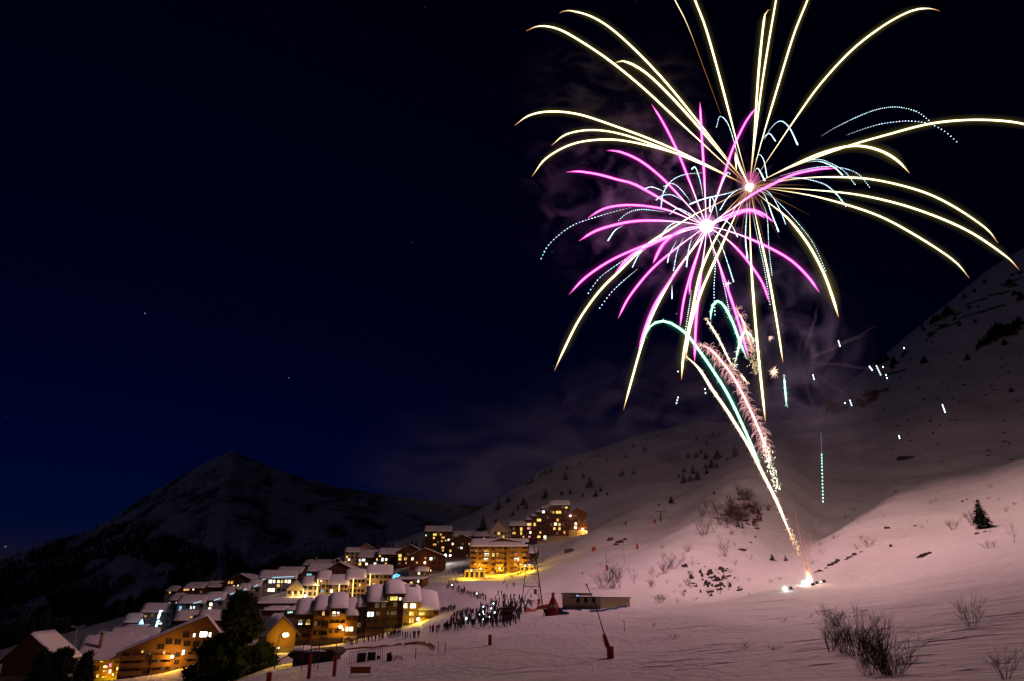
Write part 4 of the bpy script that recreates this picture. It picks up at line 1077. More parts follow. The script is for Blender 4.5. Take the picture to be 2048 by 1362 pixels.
building('hazy gabled apartment block with few windows lit', 894, 956, 1124, 1084, 470, 15, 2, 'front', 4.4, 0.45, 1.1, 5, 7, WOOD, [(923,1095.7,4,4,'c'),(901,1101.6,3,4,'y'),(905.5,1088,3,4,'w'),(939,1088,3,3,'y')], snow=0.45, name='apartment_block')
building('low snow roofed house tucked behind the hazy gabled block', 905, 950, 1092, 1072, 510, 13, 0, 'side', 3.6, 0.5, 1.0, 2, 5, WOOD, [], snow=0.45)
building('small house with one amber window left of the tall gabled hotel', 948, 984, 1092, 1072, 500, 10, 0, 'side', 3.0, 0.5, 0.8, 2, 3, WOOD, [(968.6,1078,4,4,'o')], snow=0.45)
# floodlights on the slope beside the hazy blocks
# --- floodlit yellow apartment house
rt = building('timber apartment house flooded yellow along its ground floor', 940, 1056, 1154, 1092, 372, 18, -2, 'side', 3.8, 0.5, 1.2, 6, 9, WOOD2,
  [(952,1101,3,4,'b'),(972.7,1101,9,5,'y'),(973.4,1109.7,9,6,'w'),(986.7,1109.7,4,6,'y'),(994.7,1109.7,4,6,'y'),(1031.5,1109,5,5,'p'),(972,1119,8,5,'w'),(1033,1118.6,9,5,'c'),(1048,1109.7,4,4,'g'),(950.7,1129.5,4,5,'y'),(958.8,1129.5,4,5,'y'),(1030,1129,3,4,'y'),(1031.5,1098,6,4,'d'),(1005,1098,4,4,'d'),(1005,1150,3,5,'w')],
  bal=(1, 2, 3, 4, 5), balw=[(-15, -11), (-9, -4.5), (-1.5, 2.5), (5, 9.5), (11.5, 15.5)], snow=0.55, name='apartment_block', base_stone=CREAM,
  lamps=[(962, 1138, 7000, SOD, 0.35, 2.6), (1000, 1137, 7500, SOD, 0.4, 2.6), (1041, 1130, 5000, SOD, 0.35, 2.6)])
building('upper storey of the yellow flooded house with a dormered snow roof', 980, 1042, 1096, 1085, 376, 13, -2, 'front', 2.0, 0.35, 0.9, 1, 5, WOOD2, [(1033,1091,6,4,'d'),(1006,1090.6,3,4,'d')], snow=0.55, base_stone=False)
building('arcaded wing lit brilliant yellow beside the apartment house', 929, 968, 1158, 1141, 362, 7, -4, 'flat', 0, 0.5, 0.5, 1, 4, CREAM, [], snow=0.5, win=(1.3, 2.4), base_stone=False, lamps=[(945, 1142, 9000, SOD, 0.3, 4.5)])
building('low yellow lit garage wing climbing the bank right of the apartment house', 1040, 1068, 1146, 1130, 358, 7, -8, 'flat', 0, 0.5, 0.4, 1, 3, CREAM, [(1059.6,1129.5,3,3,'b')], snow=0.4, base_stone=False, lamps=[(1052, 1132, 5000, SOD, 0.3, 2.8)])
building('small snow roofed lodge behind the garage wing', 1040, 1072, 1126, 1106, 385, 11, -8, 'side', 2.6, 0.5, 0.9, 2, 3, WOOD, [], snow=0.55)
# --- hotel stepping up the slope
building('tall gabled hotel front with pale walls and timber grid', 980, 1022, 1100, 1062, 445, 14, 3, 'front', 6.0, 0.4, 1.0, 4, 6, CREAM, [(997.7,1066.8,4,5,'y'),(1002,1074,5,5,'d'),(1007,1074,3,5,'y')], snow=0.5, name='hotel')
building('dark hotel link with paired amber windows', 1018, 1054, 1098, 1051, 448, 13, 0, 'side', 2.8, 0.5, 0.9, 5, 5, WOOD3, [(1027.8,1057.6,4,4,'d'),(1042.5,1058,4,6,'y'),(1042.5,1066,3,7,'y'),(1047,1073.4,3,3,'o'),(1028,1066,6,4,'o')], snow=0.5, name='hotel')
HG = 'stepped hotel climbing the slope'
steps = [
 (1052, 1065, 1096, 1039, [(1058.4,1048.7,8,5,'y'),(1057.6,1056.6,6,4,'p'),(1061,1065,4,4,'w'),(1059,1073.5,4,3,'p'),(1060,1090,6,4,'y')], 'lowest step of the stepped hotel with a pink window'),
 (1063, 1076, 1094, 1032, [(1069.4,1048.7,4,6,'y')], 'second step of the hotel with one tall yellow window'),
 (1074, 1086, 1090, 1024, [(1078,1040,8,5,'y'),(1080.7,1065,3,4,'y'),(1077.5,1073.5,6,4,'y')], 'third step of the hotel with a broad yellow window'),
 (1084, 1096, 1087, 1017, [(1087,1023.6,5,5,'c'),(1090,1074,5,5,'w'),(1090,1081.6,5,6,'w')], 'fourth step of the hotel with a bluish top window'),
 (1093, 1106, 1082, 1014, [(1107,1040,4,5,'w'),(1104,1048,5,5,'w')], 'fifth step of the hotel under a small snow cap'),
 (1100, 1142, 1080, 1010, [(1107,1024.5,3,4,'o'),(1117,1024.5,10,5,'y'),(1115.4,1040,4,5,'o'),(1111,1048,5,5,'w'),(1119,1049,4,5,'y'),(1109,1057,4,5,'y'),(1119,1057.4,4,5,'y'),(1126,1014.5,4,3,'d'),(1133,1015,5,3,'y'),(1129,1064.7,3,5,'o')], 'highest block of the stepped hotel under the long snow roof'),
 (1138, 1174, 1068, 1026, [(1151,1031,5,3,'d'),(1151.6,1047.5,4,5,'w'),(1151,1055,5,5,'w'),(1149.7,1064.7,4,5,'o')], 'gabled end block of the hotel with a blazing lamp by its door'),
]
for i, (x0, x1, yb, ye, lt, lab) in enumerate(steps):
    big = x1 - x0 > 30
    lm = []
    if i == 6: lm = [(1164.5, 1059, 3500, AMB, 0.6, 1.6), (1172, 1064, 2200, AMB, 0.35, 1.2), (1140.5, 1032, 90, WHT, 0.45, 1.0)]
    building(lab, x0, x1, yb, ye, 452 - i * 0.7, 13, -2, 'front' if i == 6 else 'side', 3.2 if big else 2.2, 0.5, 0.8, max(3, int((yb - ye) / 8.5)), max(2, int((x1 - x0) / 6)), WOOD3, lt, snow=0.55, name='hotel', group=HG, base_stone=CREAM, win=(1.3, 1.3), lamps=lm, foot=9)
building('small pale gable peeping over the hotel roof', 1116, 1136, 1010, 1003, 462, 8, 0, 'front', 2.0, 0.5, 0.8, 1, 2, CREAM, [], snow=0.45)
# --- covered walkway with lit arcade
wk = building('long covered walkway with a lit arcade', 780, 846, 1176, 1160, 330, 5, -24, 'shed', 1.2, 0.5, 0.8, 1, 9, WOOD, [(796,1165,7,5,'w'),(810,1167,5,4,'y'),(823,1165,5,4,'y'),(837,1162,4,6,'w')], snow=0.45, name='walkway', dark=False, base_stone=False)
# --- lift hut at the foot of the slope
ht = building('pale flat roofed lift hut with dark doorways and a thin snow roof', 1150, 1184, 1222, 1188, 180, 9, 16, 'flat', 0, 0.5, 0.6, 1, 2, CREAM, [(1155,1192,2,4,'b')], snow=0.35, name='lift_hut', base_stone=False, win=(0.8, 1.6))
hb = building('long cream garage wing of the lift hut facing the launch site', 1196, 1268, 1219, 1196, 180, 8, 52, 'flat', 0, 0.5, 0.6, 1, 1, CREAM, [], snow=0.3, name='lift_garage', base_stone=False, dark=False)
for z in (1.5,): 
    for y_ in (1.8, 4.0, 6.2):
        f_, p_ = window_mesh(0.8, 1.0, GLASS); o = link('window', f_, hb, (0, 0, 0)); hbw = (ray(1268, 1219)[0] - ray(1196, 1219)[0]) * 180 / math.cos(rad(52)) / 2
        o.location = (-hbw - 0.004, y_, z + 0.6); o.rotation_euler = (0, 0, -math.pi / 2); link('pane', p_, o)
# ------------------------------------------------------------------ trees, shrubs, rocks
NEEDLE = mat('spruce_needles', (0.022, 0.034, 0.020), 0.9, var=0.4, scale=3)
BARK = mat('bark', (0.05, 0.036, 0.028), 0.95, var=0.3, scale=6)
TWIG = mat('bare_twigs', (0.07, 0.042, 0.035), 0.9)
ROCK = mat('dark_rock', (0.075, 0.06, 0.055), 0.95, var=0.5, scale=1.2, bump=0.5)
CLIFF = mat('brown_cliff', (0.10, 0.065, 0.05), 0.95, var=0.5, scale=0.3, bump=0.5)

def conifer_meshes(seed, whorls, per, frond):
    """unit conifer (height 1): trunk and crown of drooping fronds"""
    g = random.Random(seed); tr = MB(); cr = MB()
    tr.tube([(0, 0, -0.06), (0, 0, 0.3), (0.004, 0, 0.7), (0, 0, 0.97)], [0.028, 0.02, 0.011, 0.003], 6)
    for w in range(whorls):
        q = w / (whorls - 1)
        z = 0.10 + 0.86 * q ** 0.9
        L0 = 0.27 * (1 - q) ** 0.85 + 0.012
        for k in range(per):
            a = 6.283 * (k + g.random() * 0.8) / per + w * 0.7
            L = L0 * g.uniform(0.65, 1.18); dr = L * g.uniform(0.15, 0.55)
            d = Vector((math.cos(a), math.sin(a), 0)); s = Vector((-d.y, d.x, 0))
            b = Vector((0, 0, z + g.uniform(-0.012, 0.012)))
            for f in range(frond):
                t0 = 0.12 + 0.75 * f / frond; t1 = min(1.0, t0 + 0.5)
                wd = L * (0.30 if frond > 2 else 0.42) * (1.1 - t0) * g.uniform(0.7, 1.2)
                p0 = b + d * L * t0 - Vector((0, 0, dr * t0 * t0)); p1 = b + d * L * t1 - Vector((0, 0, dr * t1 * t1 + 0.01))
                tw = g.uniform(-0.5, 0.5) * wd
                cr.add([p0, p0.lerp(p1, 0.5) + s * wd + Vector((0, 0, tw)), p1, p0.lerp(p1, 0.5) - s * wd - Vector((0, 0, tw + wd * 0.3))], [(0, 1, 2, 3)])
    return tr.mesh('trunk', BARK), cr.mesh('crown', NEEDLE)
FAR_CON = [conifer_meshes(s, 13, 9, 2) for s in range(4)]
NEAR_CON = [conifer_meshes(40 + s, 22, 10, 4) for s in range(2)]
def plant_tree(loc, h, label, group=None, kinds=FAR_CON, seed=0, wide=1.0, name='conifer'):
    g = random.Random(seed * 7 + int(loc.x * 10))
    t = thing(name, label, 'tree', loc - Vector((0, 0, 0.03 * h)), g.uniform(0, 6.28), group)
    tr, cr = kinds[seed % len(kinds)]
    t.scale = (h * wide, h * wide, h)
    link('trunk', tr, t); link('crown', cr, t)
    return t
hill = [(997,1019,17),(1091,997,17),(1180,975,20),(1197,914,9),(1184,914,7),(1202,983,9),(1141,988,10),(1124,990,8),(1165,994,8),(1192,993,11),(1268,948,10),(1246,950,10),(1241,953,8),(1251,916,8),(1266,895,9),(1295,882,7),(1313,873,6),(1290,902,9),(1214,923,6),
 (1161,929,6),(1135,938,7),(1103,945,12),(1091,949,12),(1081,955,9),(1064,966,16),(1054,969,12),(1017,1005,14),(1026,1032,9),(1036,1020,10),(1047,1010,14),(1053,1018,11),(992,1046,9),(966,1062,24),(1132,960,15),(1167,957,11),(1318,1011,5),(1343,1006,12),(1108,1022,6),(1215,990,6),
 (1368,945,10),(1368,966,17),(1387,948,14),(1396,960,16),(1381,963,12),(1358,955,8),(1424,936,17),(1412,936,10),(1434,936,10),(1414,948,9),(1377,917,14),(1393,916,12),(1402,908,10),(1412,918,13),(1436,918,18),(1471,914,24),(1429,989,7),(1393,881,12),(1414,890,10),(1426,871,9),(1455,921,6),
 (1545,1121,11),(1572,1122,9)]
for i, (px, py, h) in enumerate(hill):
    p = on(px, py)
    if p is None or p.y > 1200: continue
    lab = 'dark conifer standing alone on the snowy hill above the village' if px < 1345 else ('dark conifer in the grove high on the hill behind the comets' if px < 1500 else 'small dark conifer by the gully near the launch site')
    plant_tree(p, lum(h * 1.25, p.y), lab, 'conifers scattered on the snowy hill', seed=i, wide=random.uniform(1.3, 1.9))
rightm = [(1756,732,14),(1764,726,16),(1774,722,15),(1789,729,18),(1785,738,10),(1811,708,9),(1806,714,8),(1850,726,16),(1936,720,14),(1870,644,15),(1864,648,10),(1876,640,12),(1896,628,20),(1888,633,12),(1846,655,9),(1930,596,10),(1950,584,10),(1970,566,9),(1951,645,9),(1920,652,9),(1880,640,14),(2023,784,10),
 (1962,694,18),(1972,690,20),(1982,684,26),(1990,676,26),(1998,672,30),(2006,668,26),(2014,672,26),(2022,668,24),(2032,660,22),(2040,650,20),(1955,700,10),(2010,690,14),(2044,600,20),(2030,590,12),(2020,570,12),(1910,640,10)]
for i, (px, py, h) in enumerate(rightm):
    p = on(px, py)
    if p is None or p.y > 1200: p = on(px, py + 14)
    if p is None or p.y > 1200: continue
    plant_tree(p, lum(h * 1.15, p.y), 'black conifer on the steep mountainside to the right of the fireworks', 'conifers on the steep right mountainside', seed=i + 3, wide=random.uniform(1.5, 2.2))
p = on(1967, 1056); plant_tree(p, lum(56, p.y), 'lone dark spruce on the bright snow bank beside leafless shrubs', None, NEAR_CON, 0, 1.25, 'spruce_tree')
# conifers behind the village roofs
for i, (px, top) in enumerate([(566,1100),(572,1089),(582,1098),(592,1100),(600,1097),(608,1094),(616,1095),(624,1092),(633,1094),(642,1085),(651,1095),(660,1084),(668,1100),(684,1104),(698,1100),(715,1082),(727,1090),(740,1070),(750,1085),(757,1078),(763,1077),(771,1086),(779,1082),(810,1083),(818,1080),(827,1076),(842,1080),(553,1104),(540,1108),(500,1130),(486,1136),(520,1124)]):
    Y = 520 + (i * 37) % 60
    b = stand(px, Y); tp = at(px, top, Y)
    plant_tree(b, max(9, tp.z - b.z), 'tall black conifer rising behind the upper village roofs', 'conifers behind the village roofs', seed=i, wide=random.uniform(1.0, 1.4))
# dark wood on the far slopes and below the village: one mass
def forest():
    g = random.Random(9); mb = MB()
    def tree(p, h):
        r = h * g.uniform(0.16, 0.24)
        a0 = g.random() * 6
        for (z0, z1, rr) in ((0.02, 0.55, 1.0), (0.32, 0.8, 0.72), (0.6, 1.0, 0.45)):
            n = 5
            ring = [p + Vector((math.cos(a0 + 6.283 * k / n) * r * rr * g.uniform(0.8, 1.2), math.sin(a0 + 6.283 * k / n) * r * rr, h * z0 * g.uniform(0.9, 1.05))) for k in range(n)]
            mb.add(ring + [p + Vector((0, 0, h * z1))], [(k, (k + 1) % n, n) for k in range(n)])
    n = 0
    for _ in range(26000):
        px = g.uniform(-120, 700); py = g.uniform(930, 1235)
        line = 1128 - px * 0.36 if px < 250 else 1038 + (px - 250) * 0.40      # the tree line on the peak
        if py < line and g.random() > 0.03 + 0.10 * max(0, 1 - abs(py - line) / 60): continue
        if px > 430 and g.random() < 0.75: continue
        q = on_far(px, py)
        if q is None: continue
        if noise.noise(q * 0.006) < -0.18: continue
        tree(q - Vector((0, 0, 1)), g.uniform(11, 22)); n += 1
    for _ in range(2600):
        Y = g.uniform(430, 1150); u = g.uniform(-1.0, -0.36)
        if u > -0.62 and Y < 600: continue
        b = Vector((u * Y, Y, zat(u * Y, Y))); tree(b, g.uniform(12, 22)); n += 1
    link('forest', mb.mesh('forest', NEEDLE), None, kind='stuff', label='dark conifer wood covering the lower slopes of the far peak', cat='forest')
forest()

# big old pine in the foreground and black pines at the lower left
def pine(px, pyb, Y, hpx, wpx, label, seed, n_clumps, leaf=0.42, name='pine_tree'):
    g = random.Random(seed); b = stand(px, Y); 
    top = at(px, pyb - hpx, Y); h = top.z - b.z; w = lum(wpx, Y) / 2
    t = thing(name, label, 'tree', b)
    tr = MB(); tr.tube([(0, 0, -0.5), (0.1, 0, h * 0.3), (-0.05, 0, h * 0.7), (0, 0, h * 0.96)], [0.45, 0.36, 0.2, 0.05], 8)
    limbs = []
    for i in range(80):
        q = g.uniform(0.02, 0.95); a = g.uniform(0, 6.283); L = w * (1.0 - 0.9 * q) * g.uniform(0.6, 1.05)
        p0 = Vector((0, 0, h * q)); p2 = p0 + Vector((math.cos(a) * L, math.sin(a) * L, h * g.uniform(-0.02, 0.07))); p1 = p0.lerp(p2, 0.5) + Vector((0, 0, -0.03 * h * g.random()))
        tr.tube([p0, p1, p2], [0.12, 0.07, 0.02], 5); limbs.append((p0, p1, p2))
    link('trunk', tr.mesh('trunk', BARK), t)
    cr = MB()
    for i in range(n_clumps):
        p0, p1, p2 = g.choice(limbs); q = g.uniform(0.15, 1.05)
        c = (p0.lerp(p1, q * 2) if q < 0.5 else p1.lerp(p2, q * 2 - 1)) + Vector((g.gauss(0, 0.35), g.gauss(0, 0.35), g.gauss(0.1, 0.3)))
        for k in range(12):
            d = Vector((g.gauss(0, 1), g.gauss(0, 1), g.gauss(0.25, 0.8))).normalized(); s = d.orthogonal().normalized() * leaf * 0.22
            p = c + d * 0.1; e = c + d * leaf * g.uniform(0.7, 1.5)
            cr.add([p - s, p + s, e], [(0, 1, 2)])
    link('crown', cr.mesh('crown', NEEDLE), t)
    return t
pine(484, 1340, 122, 146, 168, 'broad black pine standing before the lamplit kiosk', 5, 4200, 0.75)
pine(150, 1375, 150, 78, 96, 'black bushy pine in front of the lower chalets', 6, 2000, 0.75)
pine(112, 1372, 152, 66, 50, 'narrow black pine beside the dark chalet', 8, 700, 0.75)
pine(196, 1372, 154, 60, 48, 'small black pine below the lamplit chalet', 9, 700, 0.75)
pine(436, 1352, 126, 56, 60, 'low black pine at the left foot of the broad pine', 10, 700, 0.75)
pine(540, 1346, 124, 50, 50, 'low black pine at the right foot of the broad pine', 11, 600, 0.75)

# leafless shrubs
def shrub_mesh(seed, stems, levels=3, spread=0.55):
    g = random.Random(seed); mb = MB()
    def grow(p, d, L, r, lv):
        q = p + d * L * 0.5 + Vector((g.gauss(0, .03), g.gauss(0, .03), 0.02)) * L
        e = q + (d + Vector((g.gauss(0, .15), g.gauss(0, .15), 0.12))).normalized() * L * 0.5
        mb.tube([p, q, e], [r, r * 0.75, r * 0.45], 3, cap=False)
        if lv:
            for k in range(g.choice((3, 4, 4))):
                s = g.uniform(0.35, 1.0); b = p.lerp(q, s * 2) if s < 0.5 else q.lerp(e, s * 2 - 1)
                nd = (d + Vector((g.gauss(0, .55), g.gauss(0, .55), g.gauss(0.15, .3)))).normalized()
                grow(b, nd, L * g.uniform(0.42, 0.62), r * 0.55, lv - 1)
    for i in range(stems):
        a = g.uniform(0, 6.283); t = spread * math.sqrt(g.random())
        d = Vector((math.cos(a) * t, math.sin(a) * t, 1)).normalized()
        grow(Vector((math.cos(a) * 0.12 * t, math.sin(a) * 0.12 * t, -0.05)), d, g.uniform(0.4, 0.75), 0.0075, levels - 1)
    return mb.mesh('shrub', TWIG)
SHRUBS = [shrub_mesh(1, 9), shrub_mesh(2, 14), shrub_mesh(3, 6), shrub_mesh(4, 16, 3, 0.9), shrub_mesh(5, 4, 3, 0.3)]
SMALL = [shrub_mesh(11, 10, 2, 0.8), shrub_mesh(12, 14, 2, 1.0), shrub_mesh(13, 6, 2, 0.6)]
def shrub(px, py, hpx, wide, label, group=None, seed=0, kinds=SHRUBS):
    p = on(px, py)
    if p is None or p.y > 1000: return
    h = lum(hpx, p.y)
    g = random.Random(seed)
    link('bare_shrub', kinds[seed % len(kinds)], None, p, g.uniform(0, 6.28), (h * wide, h * wide, h), label, 'shrub', group)
NB = 'leafless saplings in the foreground thicket'
for i, (px, py, h, w) in enumerate([(1660,1303,62,1.0),(1690,1306,88,0.8),(1668,1300,50,1.4),(1712,1312,96,0.8),(1722,1318,100,0.75),(1742,1326,98,0.9),(1760,1340,104,0.9),(1772,1348,100,1.0),(1786,1350,80,1.2),(1800,1350,62,1.3),(1745,1350,60,1.2),(1728,1350,40,0.9),(1752,1332,80,1.0),(1735,1322,70,1.1),(1700,1308,46,1.3),(1765,1346,56,1.3),(1780,1350,44,1.5),(1682,1304,40,1.4)]):
    shrub(px, py, h * 0.9, w * 1.05, 'leafless sapling in the dense foreground thicket', NB, i)
for i, a in enumerate([(1675,1252,38,1.4,'leafless shrub just above the foreground thicket'),(1750,1256,28,1.7,'low twiggy shrub on a snow lip behind the thicket'),(1944,1254,62,0.75,'tall thin leafless sapling on the right hand snowfield'),(2028,1086,36,0.7,'wispy sapling below the lone spruce'),
  (1905,1060,26,1.5,'rounded leafless shrub left of the lone spruce'),(1945,1052,36,0.8,'leaning twiggy shrub touching the lone spruce'),(1975,1097,20,1.4,'small row of twigs below the lone spruce'),(1990,1094,18,1.2,'small clump of twigs below the lone spruce'),(2010,1024,14,1.0,'tiny shrub behind the lone spruce'),(2010,1358,60,1.2,'twiggy shrub at the very corner of the near snowfield'),
  (1225,1176,52,1.0,'big rounded leafless bush above the lift hut'),(1240,1176,40,1.0,'smaller leafless bush leaning on the big rounded bush'),(1205,1174,30,1.2,'low leafless bush at the foot of the big rounded bush'),(1268,1168,28,1.1,'leafless bush right of the big rounded bush'),(1345,1138,34,1.5,'dark leafless bush on the shoulder of the spur'),(1330,1146,22,1.5,'low leafless bush on the shoulder of the spur'),
  (1450,1112,32,1.5,'leafless bush on the bright face of the spur'),(1408,1070,44,0.7,'thin leafless bush on the crest of the spur'),(1375,1104,20,1.2,'twiggy bush beside the crest of the spur'),(1735,1094,24,1.5,'bushy shrub above the rocky ledge'),(1715,1098,14,1.3,'low shrub beside the bushy shrub above the ledge'),(1625,1128,12,1.4,'low shrub right of the launch site'),(1645,1110,20,0.9,'shrub up the bank from the launch site'),(1640,1092,14,1.0,'small shrub high on the bank behind the launch site'),(1668,1078,12,1.4,'dark little shrub on the crest behind the launch site'),
  (1540,1166,12,2.2,'line of frosted twigs left of the launch site'),(1480,1300,18,2.4,'wide patch of low twigs left of the thicket'),(1550,1300,12,3.0,'flat spread of twigs left of the thicket'),(1565,1244,12,2.2,'low twigs beside the two stakes'),(1305,1254,12,1.2,'tuft of twigs on the near snow ridge'),(1350,1278,14,1.4,'tuft of twigs below the near snow ridge'),(1640,1230,16,1.4,'dry tuft up slope of the thicket'),(1618,1236,10,1.4,'tiny dry tuft up slope of the thicket'),(1560,1160,10,1.2,'frosted tuft by the flare'),(1500,1120,16,1.0,'sparse shrub in the gully mouth'),(1470,1130,14,1.2,'low sparse shrub in the gully mouth')]):
    shrub(a[0], a[1], a[2], a[3], a[4], None, i + 1, SHRUBS if a[2] > 20 else SMALL)
g = random.Random(21)
for i in range(110):                                     # scrub on the spur and in the gully
    q = g.random()
    if q < 0.55: px, py, h = g.gauss(1478, 28), g.gauss(1022, 20), g.uniform(15, 30)
    elif q < 0.8: px, py, h = g.uniform(1300, 1400), g.uniform(1090, 1200), g.uniform(8, 18)
    else: px, py, h = g.uniform(1400, 1500), g.uniform(1060, 1190), g.uniform(7, 14)
    shrub(px, py + h * 0.5, h, g.uniform(0.9, 1.5), 'dark leafless scrub in the thicket on the spur above the gully' if q < 0.55 else 'small scattered shrub on the snowy slopes of the spur', 'scrub on the spur', i, SHRUBS if h > 16 else SMALL)
for i in range(34):
    px = g.uniform(1560, 2040); py = g.uniform(1010, 1110) if px < 1750 else g.uniform(940, 1080)
    shrub(px, py, g.uniform(5, 10), 1.3, 'tiny tuft poking out of the snow bank right of the launch site', 'tufts on the right snow bank', i, SMALL)

def rock_mesh(seed, m):
    bm = bmesh.new(); bmesh.ops.create_icosphere(bm, subdivisions=2, radius=1); o = Vector((seed * 3.1, 0, 0))
    for v in bm.verts: v.co *= 1 + 0.8 * noise.noise(v.co * 1.5 + o) + 0.55 * noise.noise(v.co * 3.6 + o)
    me = bpy.data.meshes.new('rock'); bm.to_mesh(me); bm.free(); me.materials.append(m); return me
ROCKS = [rock_mesh(s, ROCK) for s in range(5)]; CLIFFS = [rock_mesh(s + 9, CLIFF) for s in range(4)]
def rock(px, py, wpx, hpx, label, group, seed, kinds=ROCKS, depth=None):
    p = on(px, py)
    if p is None or p.y > 1100: return
    w, h = lum(wpx, p.y) / 2, lum(hpx, p.y) / 2
    o = link('rock', kinds[seed % len(kinds)], None, p, random.Random(seed).uniform(-0.3, 0.3), (w, depth or max(h, w * 0.5), h * 1.3), label, 'rock', group)
for i, (px, py, w, h) in enumerate([(1662,1131,14,5),(1670,1127,12,6),(1676,1123,10,6),(1640,1143,12,5),(1632,1145,6,3),(1652,1137,5,3),(1700,1115,14,4),(1710,1110,10,5),(1723,1104,8,2),(1694,1119,8,3)]): rock(px, py, w, h, 'dark stone of the broken ledge right of the launch site', 'ledge stones', i)
for i, (px, py, w, h) in enumerate([(1848,1112,18,6),(1858,1108,14,6),(1838,1115,10,3),(1782,1093,7,6),(1777,1057,10,4),(1771,1056,5,4),(1831,1052,7,3),(1955,1068,9,4),(1926,1003,8,3),(1934,999,4,3),(1956,1003,8,4),(1970,1064,8,3)]): rock(px, py, w, h, 'dark stone showing through the right hand snow bank', 'stones on the right snow bank', i)
for i in range(60): rock(g.gauss(1425, 26), g.gauss(1162, 15), 3 + 15 * g.random() ** 3, 2.5 + 8 * g.random() ** 2, 'dark rock of the outcrop at the foot of the spur', 'spur outcrop rocks', i)
for i in range(40): rock(g.gauss(1492, 24), g.gauss(1036, 22), 3 + 14 * g.random() ** 3, 2 + 7 * g.random() ** 2, 'brown rock in the scrub above the gully', 'gully rocks', i, CLIFFS)
for i in range(20):
    px = g.uniform(1655, 1775); py = 822 - (px - 1655) * 0.3 + g.gauss(2, 7); rock(px, py, g.uniform(10, 26), g.uniform(6, 13), 'brown cliff rock on the dark mountainside', 'mountainside cliff rocks', i, CLIFFS)
for i in range(60):
    px = g.uniform(1760, 2046); py = g.uniform(700, 930); rock(px, py, g.uniform(3, 10), g.uniform(1.5, 4), 'small dark stone scattered on the steep right mountainside', 'mountainside stones', i)
for i in range(30):
    px = g.uniform(1850, 2046); py = 655 - (px - 1850) * 0.62 + abs(g.gauss(0, 16)) + 4; rock(px, py, g.uniform(5, 16), g.uniform(3, 8), 'dark crag along the right hand skyline', 'skyline crags', i)
for i, (px, py, w, h) in enumerate([(1140,1104,20,8),(1240,1085,18,7),(1222,1080,14,6),(1232,1090,12,5),(1250,1080,10,5),(1815,917,40,5),(1165,1147,5,3)]): rock(px, py, w, h, 'dark bare patch of rock on the open slope', 'bare rock patches', i)
# avalanche barriers: posts and rails in a row
def barrier(px0, py0, px1, py1, label, far=False, hgt=3.2):
    f = on_far if far else on
    a, b = f(px0, py0), f(px1, py1)
    if a is None or b is None or (not far and max(a.y, b.y) > 1200): return
    t = thing('avalanche_barrier', label, 'barrier', a, 0, 'avalanche barriers')
    n = max(4, int((b - a).length / 6)); P_ = [a.lerp(b, i / n) for i in range(n + 1)]
    Q = []
    for p in P_:
        h = BVH.ray_cast(Vector((p.x, p.y, 3000)), Vector((0, 0, -1)))[0] if not far else FARBVH.ray_cast(Vector((p.x, p.y, 3000)), Vector((0, 0, -1)))[0]
        Q.append((h if h is not None else p) - a)
    for q in Q: pm = MB(); pm.tube([q - Vector((0, 0, 1)), q + Vector((0, 0.6, hgt))], 0.16, 5); link('post', pm.mesh('post', METAL), t)
    for k in range(6):
        z = hgt * (0.12 + 0.16 * k); rm = MB(); rm.tube([q + Vector((0, -0.1 + 0.1 * k, z)) for q in Q], 0.16, 4); link('rail', rm.mesh('rail', METAL), t)
for a in [(1866,664,1922,646,'avalanche barrier below the skyline trees'),(1918,640,1970,624,'avalanche barrier in the middle of the upper rows'),(1960,628,2012,612,'avalanche barrier right end of the upper rows'),(1930,612,1975,600,'avalanche barrier second row from the skyline'),(1975,594,2020,584,'avalanche barrier just below the right skyline'),(1772,752,1814,741,'lone avalanche barrier low on the mountain beside falling strobes'),(2000,572,2046,556,'avalanche barrier highest on the right skyline')]: barrier(*a)
for a in [(290,1013,410,1009,'long avalanche barrier lowest of three on the far peak'),(300,1024,385,1024,'short avalanche barrier under the long one on the far peak'),(320,996,425,995,'avalanche barrier topmost of three on the far peak'),(415,951,470,950,'avalanche barrier near the top of the far peak')]: barrier(*a, far=True, hgt=6)
# ------------------------------------------------------------------ launch site
RACKM = mat('rack_wood', (0.10, 0.07, 0.045), 0.9, var=0.3, scale=6)
def rack(px, py, n, label):
    p = on(px, py); t = thing('mortar_rack', label, 'mortar rack', p, 0.2, 'mortar racks at the launch site')
    for s in (-1, 1): mb = MB(); mb.box(-0.26 * n / 2, 0.26 * n / 2, s * 0.16 - 0.03, s * 0.16 + 0.03, 0.1, 0.42); mb.box(-0.26 * n / 2, 0.26 * n / 2, s * 0.16 - 0.035, s * 0.16 + 0.035, -0.3, 0.06); link('rail', mb.mesh('rail', RACKM), t)
    for i in range(n): mb = MB(); x = (i - (n - 1) / 2) * 0.26; mb.tube([(x, 0, -0.3), (x, 0, 0.7)], 0.11, 8); link('mortar_tube', mb.mesh('mortar_tube', METAL), t)
rack(1626, 1171, 4, 'mortar rack right beside the launch flame'); rack(1634, 1168, 3, 'small mortar rack behind the launch flame'); rack(1648, 1165, 4, 'mortar rack standing apart to the right'); rack(1582, 1179, 3, 'mortar rack beside the lower white flare')
